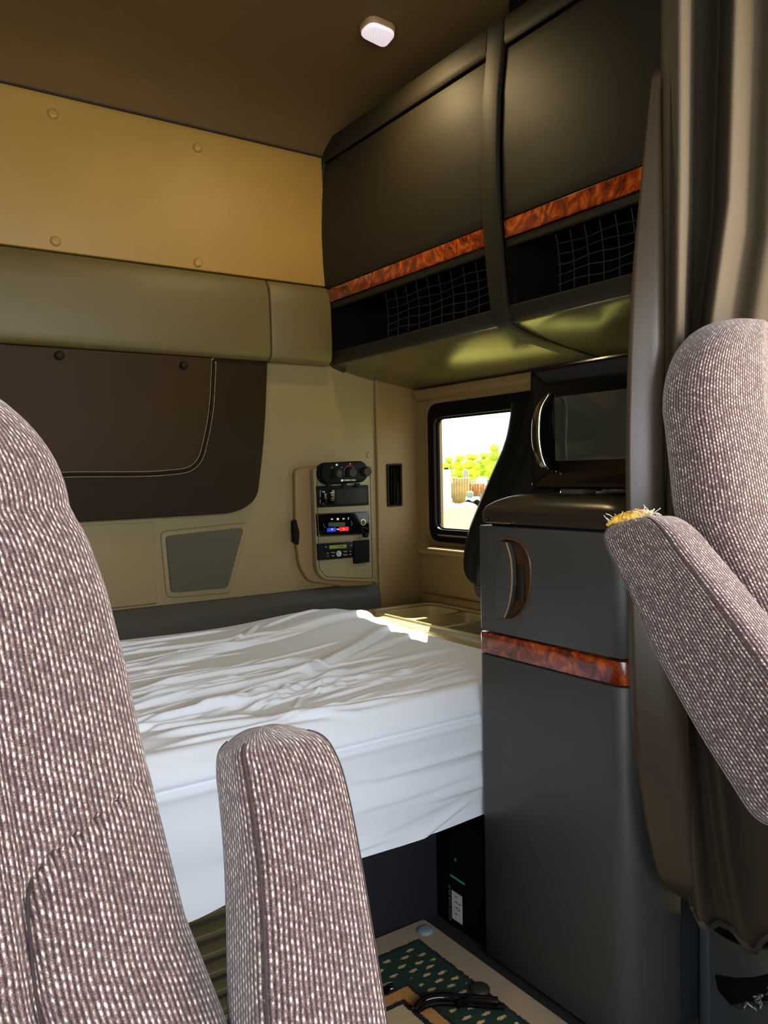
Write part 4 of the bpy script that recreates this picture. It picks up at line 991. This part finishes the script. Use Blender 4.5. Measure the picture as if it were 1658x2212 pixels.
tube('inner_bar', spline([HZ(905, 2180, .02), HZ(925, 2170, .022), HZ(960, 2166, .022), HZ(1030, 2170, .022), HZ(1090, 2175, .022)], 6), .006, BLACK, hb, 10)
bx('clamp', HZ(1000, 2163, .03)-Vector((.016, .005, .008)), HZ(1000, 2163, .03)+Vector((.016, .005, .008)), BLACK, hb, .003)
kr = thing('key_ring', 'small dark keys with pale ring on the green band beside the armrest', 'keys', tuple(HZ(832, 2135, .012)))
tube('ring', [HZ(843, 2131, .016)+Vector((math.cos(a)*.008, math.sin(a)*.008, 0)) for a in [k*math.pi/6 for k in range(12)]], .0013, CHROME, kr, 5, True)
pz('key', [HZ(x, y, .015) for x, y in [(826, 2148), (829, 2134), (843, 2132), (841, 2143), (833, 2150)]], (0, 0, .004), BLACK, kr, .001)
# power inverter on its side under the bunk
IX = 1.118
inv = thing('power_inverter', 'black power inverter with green stripe and white label standing under the bunk', 'power inverter', (1.2, 1.40, 0))
bx('body', (IX, 1.30, .001), (1.30, 1.448, .25), BLACKM, inv, .004)
def q4(pts, X, nm, m): return pz(nm, [HX(x, y, X-.0008) for x, y in pts], (.0008, 0, 0), m, inv, 0)
q4([(975, 1922.5), (997, 1937), (998, 1998), (976, 1983)], IX, 'white_label', mat('label_white', (205, 210, 205), .6))
q4([(972, 1888), (1003, 1909), (1003, 1912.5), (972, 1892)], IX, 'green_stripe', mat('green_led', (16, 92, 52), .5, emit=(16, 92, 52), es=.3))
button('green_lamp', HX(983, 1857, IX), (-1, 0, 0), .004, .001, mat('green_dim', (20, 70, 48), .5, emit=(20, 70, 48), es=.2), inv, 14)
text('lettering', 'PURE SINE WAVE', HX(971, 1950, IX-.0006), .0115, mat('print_violet', (92, 94, 112), .6), inv, right=(0, 0, -1), up=(0, 1, 0)) if False else text('lettering', 'PURE SINE WAVE', HX(971.5, 1950, IX-.0006), .0105, mat('print_violet', (92, 94, 112), .6), inv, right=(0, 0, -1), up=(0, 1, 0))
for (x, y) in ((984, 1938), (985, 1950), (986, 1962), (985, 1975), (992, 1955), (991, 1968)):
    q4([(x-2.5, y-3), (x+2.5, y), (x+2.5, y+2), (x-2.5, y-1)], IX-.001, 'label_print', mat('label_ink', (90, 96, 92), .6))

# ---------------------------------------------------------------- outside, seen through the window
GZ = -1.15
gm = mat('yard_grass', (126, 118, 40), .95, var=.25, vscale=.6)
gr = bx('ground', (XR+.6, -60, GZ-.1), (170, 170, GZ), gm, None, 0); prop(gr, kind='structure')
def OUT(px, py, d):  # point at horizontal distance d from the camera along a pixel's direction
    r = ray(px, py); h = math.hypot(r.x, r.y); return EYE+r*(d/h)
def gpt(px, d): p = OUT(px, 1000, d); p.z = GZ; return p
LEAFM = [mat('leaf_yellow_green', (196, 206, 52), .9, var=.3, vscale=1.2), mat('leaf_fresh_green', (176, 196, 60), .9, var=.3, vscale=1.2)]
BARK = mat('bark', (110, 92, 70), .9)
rt = random.Random(21)
proto = []
for v_ in range(2):
    root = thing('leafy_tree', 'x', 'tree', (0, 0, 0)); 
    bm = bmesh.new()
    for k in range(16):
        c = Vector((rt.uniform(-.42, .42), rt.uniform(-.42, .42), rt.uniform(1.2, 4.6))); rad = rt.uniform(.38, .6)*(1.25-.12*c.z)
        r_ = bmesh.ops.create_icosphere(bm, subdivisions=3, radius=rad, matrix=Matrix.Translation(c))
        for v in r_['verts']: v.co += (v.co-c).normalized()*rt.uniform(-.25, .28)*rad
    link('crown', mk(bm), LEAFM[v_], root, False)
    tube('trunk', [(0, 0, -.05), (.05, 0, 1.5), (0, .05, 3)], [.16, .12, .07], BARK, root, 8)
    proto.append(root)
def copy_tree(o):
    c = o.copy(); COL.objects.link(c)
    for ch in o.children:
        q = ch.copy(); COL.objects.link(q); q.parent = c
    return c
used = [False, False]
tl = [(918+k*50+(25 if row else 0), 82+row*3+(k % 2)) for row in (0, 1) for k in range(5)]
for i, (px, d) in enumerate(tl):
    v_ = i % 2; o = proto[v_] if not used[v_] else copy_tree(proto[v_]); used[v_] = True
    o.location = gpt(px, d); s_ = (.92+.05*((i*5) % 4)); o.scale = (s_, s_, s_*(.94 if px > 1050 else .80)); o.rotation_euler = (0, 0, i*1.3)
    o['group'] = 'bright green trees behind the yard'; o['label'] = 'bright yellow green tree in the row beyond the yard, seen through side window'
def junk(nm, label, cat, px0, px1, ytop, ybot, m, dep=2.0, kind='box', parts=None):
    """object standing on the ground whose distance follows from where its foot is seen"""
    r = ray((px0+px1)/2, ybot); t = (GZ-EYE.z)/r.z; q = EYE+r*t; d = math.hypot(q.x, q.y)
    a = OUT(px0, ybot, d); b = OUT(px1, ybot, d); top = OUT((px0+px1)/2, ytop, d).z
    root = thing(nm, label, cat, (q.x, q.y, GZ)); fw = (q-EYE); fw.z = 0; fw.normalize(); a.z = b.z = GZ
    if kind == 'drum':
        R_ = (b-a).length/2; cc = (a+b)/2+fw*R_
        rings = [[cc+Vector((math.cos(2*math.pi*j/20)*R_*s_, math.sin(2*math.pi*j/20)*R_*s_, (top-GZ)*h)) for j in range(20)] for s_, h in ((1, 0), (1, .3), (1.03, .32), (1, .34), (1, .64), (1.03, .66), (1, .68), (1, .97), (.96, 1))]
        loft('shell', rings, m, root, None, True, 40)
        tube('cap', [cc+Vector((0, 0, top-GZ)), cc+Vector((0, 0, top-GZ+.12))], .15, BLACK, root)
    elif kind == 'machine':
        bm = bmesh.new(); pr_ = [a, b, b+fw*dep, a+fw*dep]; hgt_ = top-GZ
        prism(bm, [p+Vector((0, 0, hgt_*.3)) for p in pr_], (0, 0, hgt_*.3)); bmesh.ops.recalc_face_normals(bm, faces=bm.faces); bev(bm, .08)
        link('chassis', mk(bm), m, root, 40)
        mm = a.lerp(b, .1); nn = a.lerp(b, .55)
        bm = bmesh.new(); prism(bm, [p+Vector((0, 0, hgt_*.6)) for p in (mm, nn, nn+fw*dep*.8, mm+fw*dep*.8)], (0, 0, hgt_*.4)); bmesh.ops.recalc_face_normals(bm, faces=bm.faces); bev(bm, .1)
        link('cabin', mk(bm), parts or m, root, 40)
        for f in (.2, .8):
            c = a.lerp(b, f)+Vector((0, 0, hgt_*.22)); tube('wheel', [c-fw*.1, c+fw*.3], hgt_*.22, BLACKM, root, 16)
    else:
        bm = bmesh.new(); hh_ = top-GZ; prism(bm, [a, b, b+fw*dep, a+fw*dep], (0, 0, hh_)); bmesh.ops.recalc_face_normals(bm, faces=bm.faces); bev(bm, .04)
        link('body', mk(bm), m, root, 40)
        bm = bmesh.new(); nb = 6
        for k in range(nb+1):
            c = a.lerp(b, k/nb); tube_bm(bm, [c-fw*.03, c-fw*.03+Vector((0, 0, hh_))], .05, 6)
        link('ribs', mk(bm), m, root, True)
        bm = bmesh.new(); tube_bm(bm, [a+Vector((0, 0, hh_)), b+Vector((0, 0, hh_)), b+fw*dep+Vector((0, 0, hh_)), a+fw*dep+Vector((0, 0, hh_))], .07, 6, True); link('top_rim', mk(bm), m, root, True)
    return root
C = lambda nm, c: mat(nm, c, .7, var=.2, vscale=2)
junk('storage_tank', 'white upright tank standing at left edge of the side window view', 'tank', 955, 975, 1014, 1094, C('yard_white', (235, 238, 245)), kind='drum')
junk('scrap_container', 'brown ribbed scrap container behind the white tank in the yard', 'container', 978, 1012, 1034, 1090, C('yard_brown', (168, 138, 82)))
junk('scrap_container', 'rust coloured low container right of the brown ribbed container in the yard', 'container', 1012, 1046, 1046, 1086, C('yard_rust', (178, 116, 62)))
junk('parked_machine', 'white machine parked in front of the rust coloured container', 'machine', 1005, 1036, 1062, 1093, C('yard_pale', (205, 208, 196)), 2, 'machine', C('yard_glass', (120, 140, 130)))
junk('parked_machine', 'grey green machine parked behind the brown ribbed container', 'machine', 996, 1026, 1014, 1074, C('yard_greengrey', (136, 150, 120)), 3, 'machine', C('yard_grey', (140, 146, 136)))
junk('parked_truck', 'orange truck with white cab parked at right of the yard', 'truck', 1024, 1075, 1030, 1078, C('yard_orange', (214, 96, 40)), 3, 'machine', C('yard_white', (235, 238, 245)))
junk('excavator', 'yellow machine standing behind the white upright tank', 'excavator', 950, 988, 1000, 1076, C('yard_yellow', (230, 200, 30)), 3, 'machine')
junk('trailer', 'long white trailer parked under the tree line', 'trailer', 990, 1120, 1006, 1052, C('yard_white', (235, 238, 245)), 3)
bm = bmesh.new(); q = HZ(1, 1, 1) if False else None
r = ray(982, 1097); t = (GZ-EYE.z)/r.z; q = EYE+r*t
for k in range(9):
    c = q+Vector((rt.uniform(-1.2, 1.2), rt.uniform(-.8, .8), .05)); r_ = bmesh.ops.create_icosphere(bm, subdivisions=2, radius=rt.uniform(.25, .5), matrix=Matrix.Translation(c) @ Matrix.Diagonal((1.3, 1.3, .7, 1)))
    for v in r_['verts']: v.co += Vector((rt.uniform(-1, 1), rt.uniform(-1, 1), rt.uniform(-1, 1)))*.06
prop(link('rubble_heap', mk(bm), C('yard_rubble', (215, 210, 190)), None), 'low pale heap of rubble at the foot of the white tank', 'heap', kind='stuff')

# loose scrap between the machines: nobody could count it
bm = bmesh.new(); rs = random.Random(9)
r = ray(1018, 1084); t = (GZ-EYE.z)/r.z; q = EYE+r*t; sd = Vector((r.y, -r.x, 0)).normalized(); fwd = Vector((r.x, r.y, 0)).normalized()
for k in range(70):
    c = q+sd*rs.uniform(-1.0, 2.6)+fwd*rs.uniform(-2.6, -1.2); hgt_ = rs.uniform(.15, 1.3) if k % 3 else rs.uniform(.8, 1.9)
    if k % 3 == 0: tube_bm(bm, [c, c+Vector((rs.uniform(-.4, .4), rs.uniform(-.4, .4), hgt_))], rs.uniform(.03, .07), 5)
    else:
        lo_ = c+Vector((0, 0, 0)); hi_ = c+Vector((rs.uniform(.1, .45), rs.uniform(.1, .45), hgt_*.6)); box(bm, lo_, hi_)
scr = link('scrap_pile', mk(bm), mat('scrap_mixed', (170, 150, 110), .7, var=.75, vscale=1.6), None)
prop(scr, 'jumble of mixed scrap bars and blocks on the ground right of the brown container', 'scrap pile', kind='stuff')
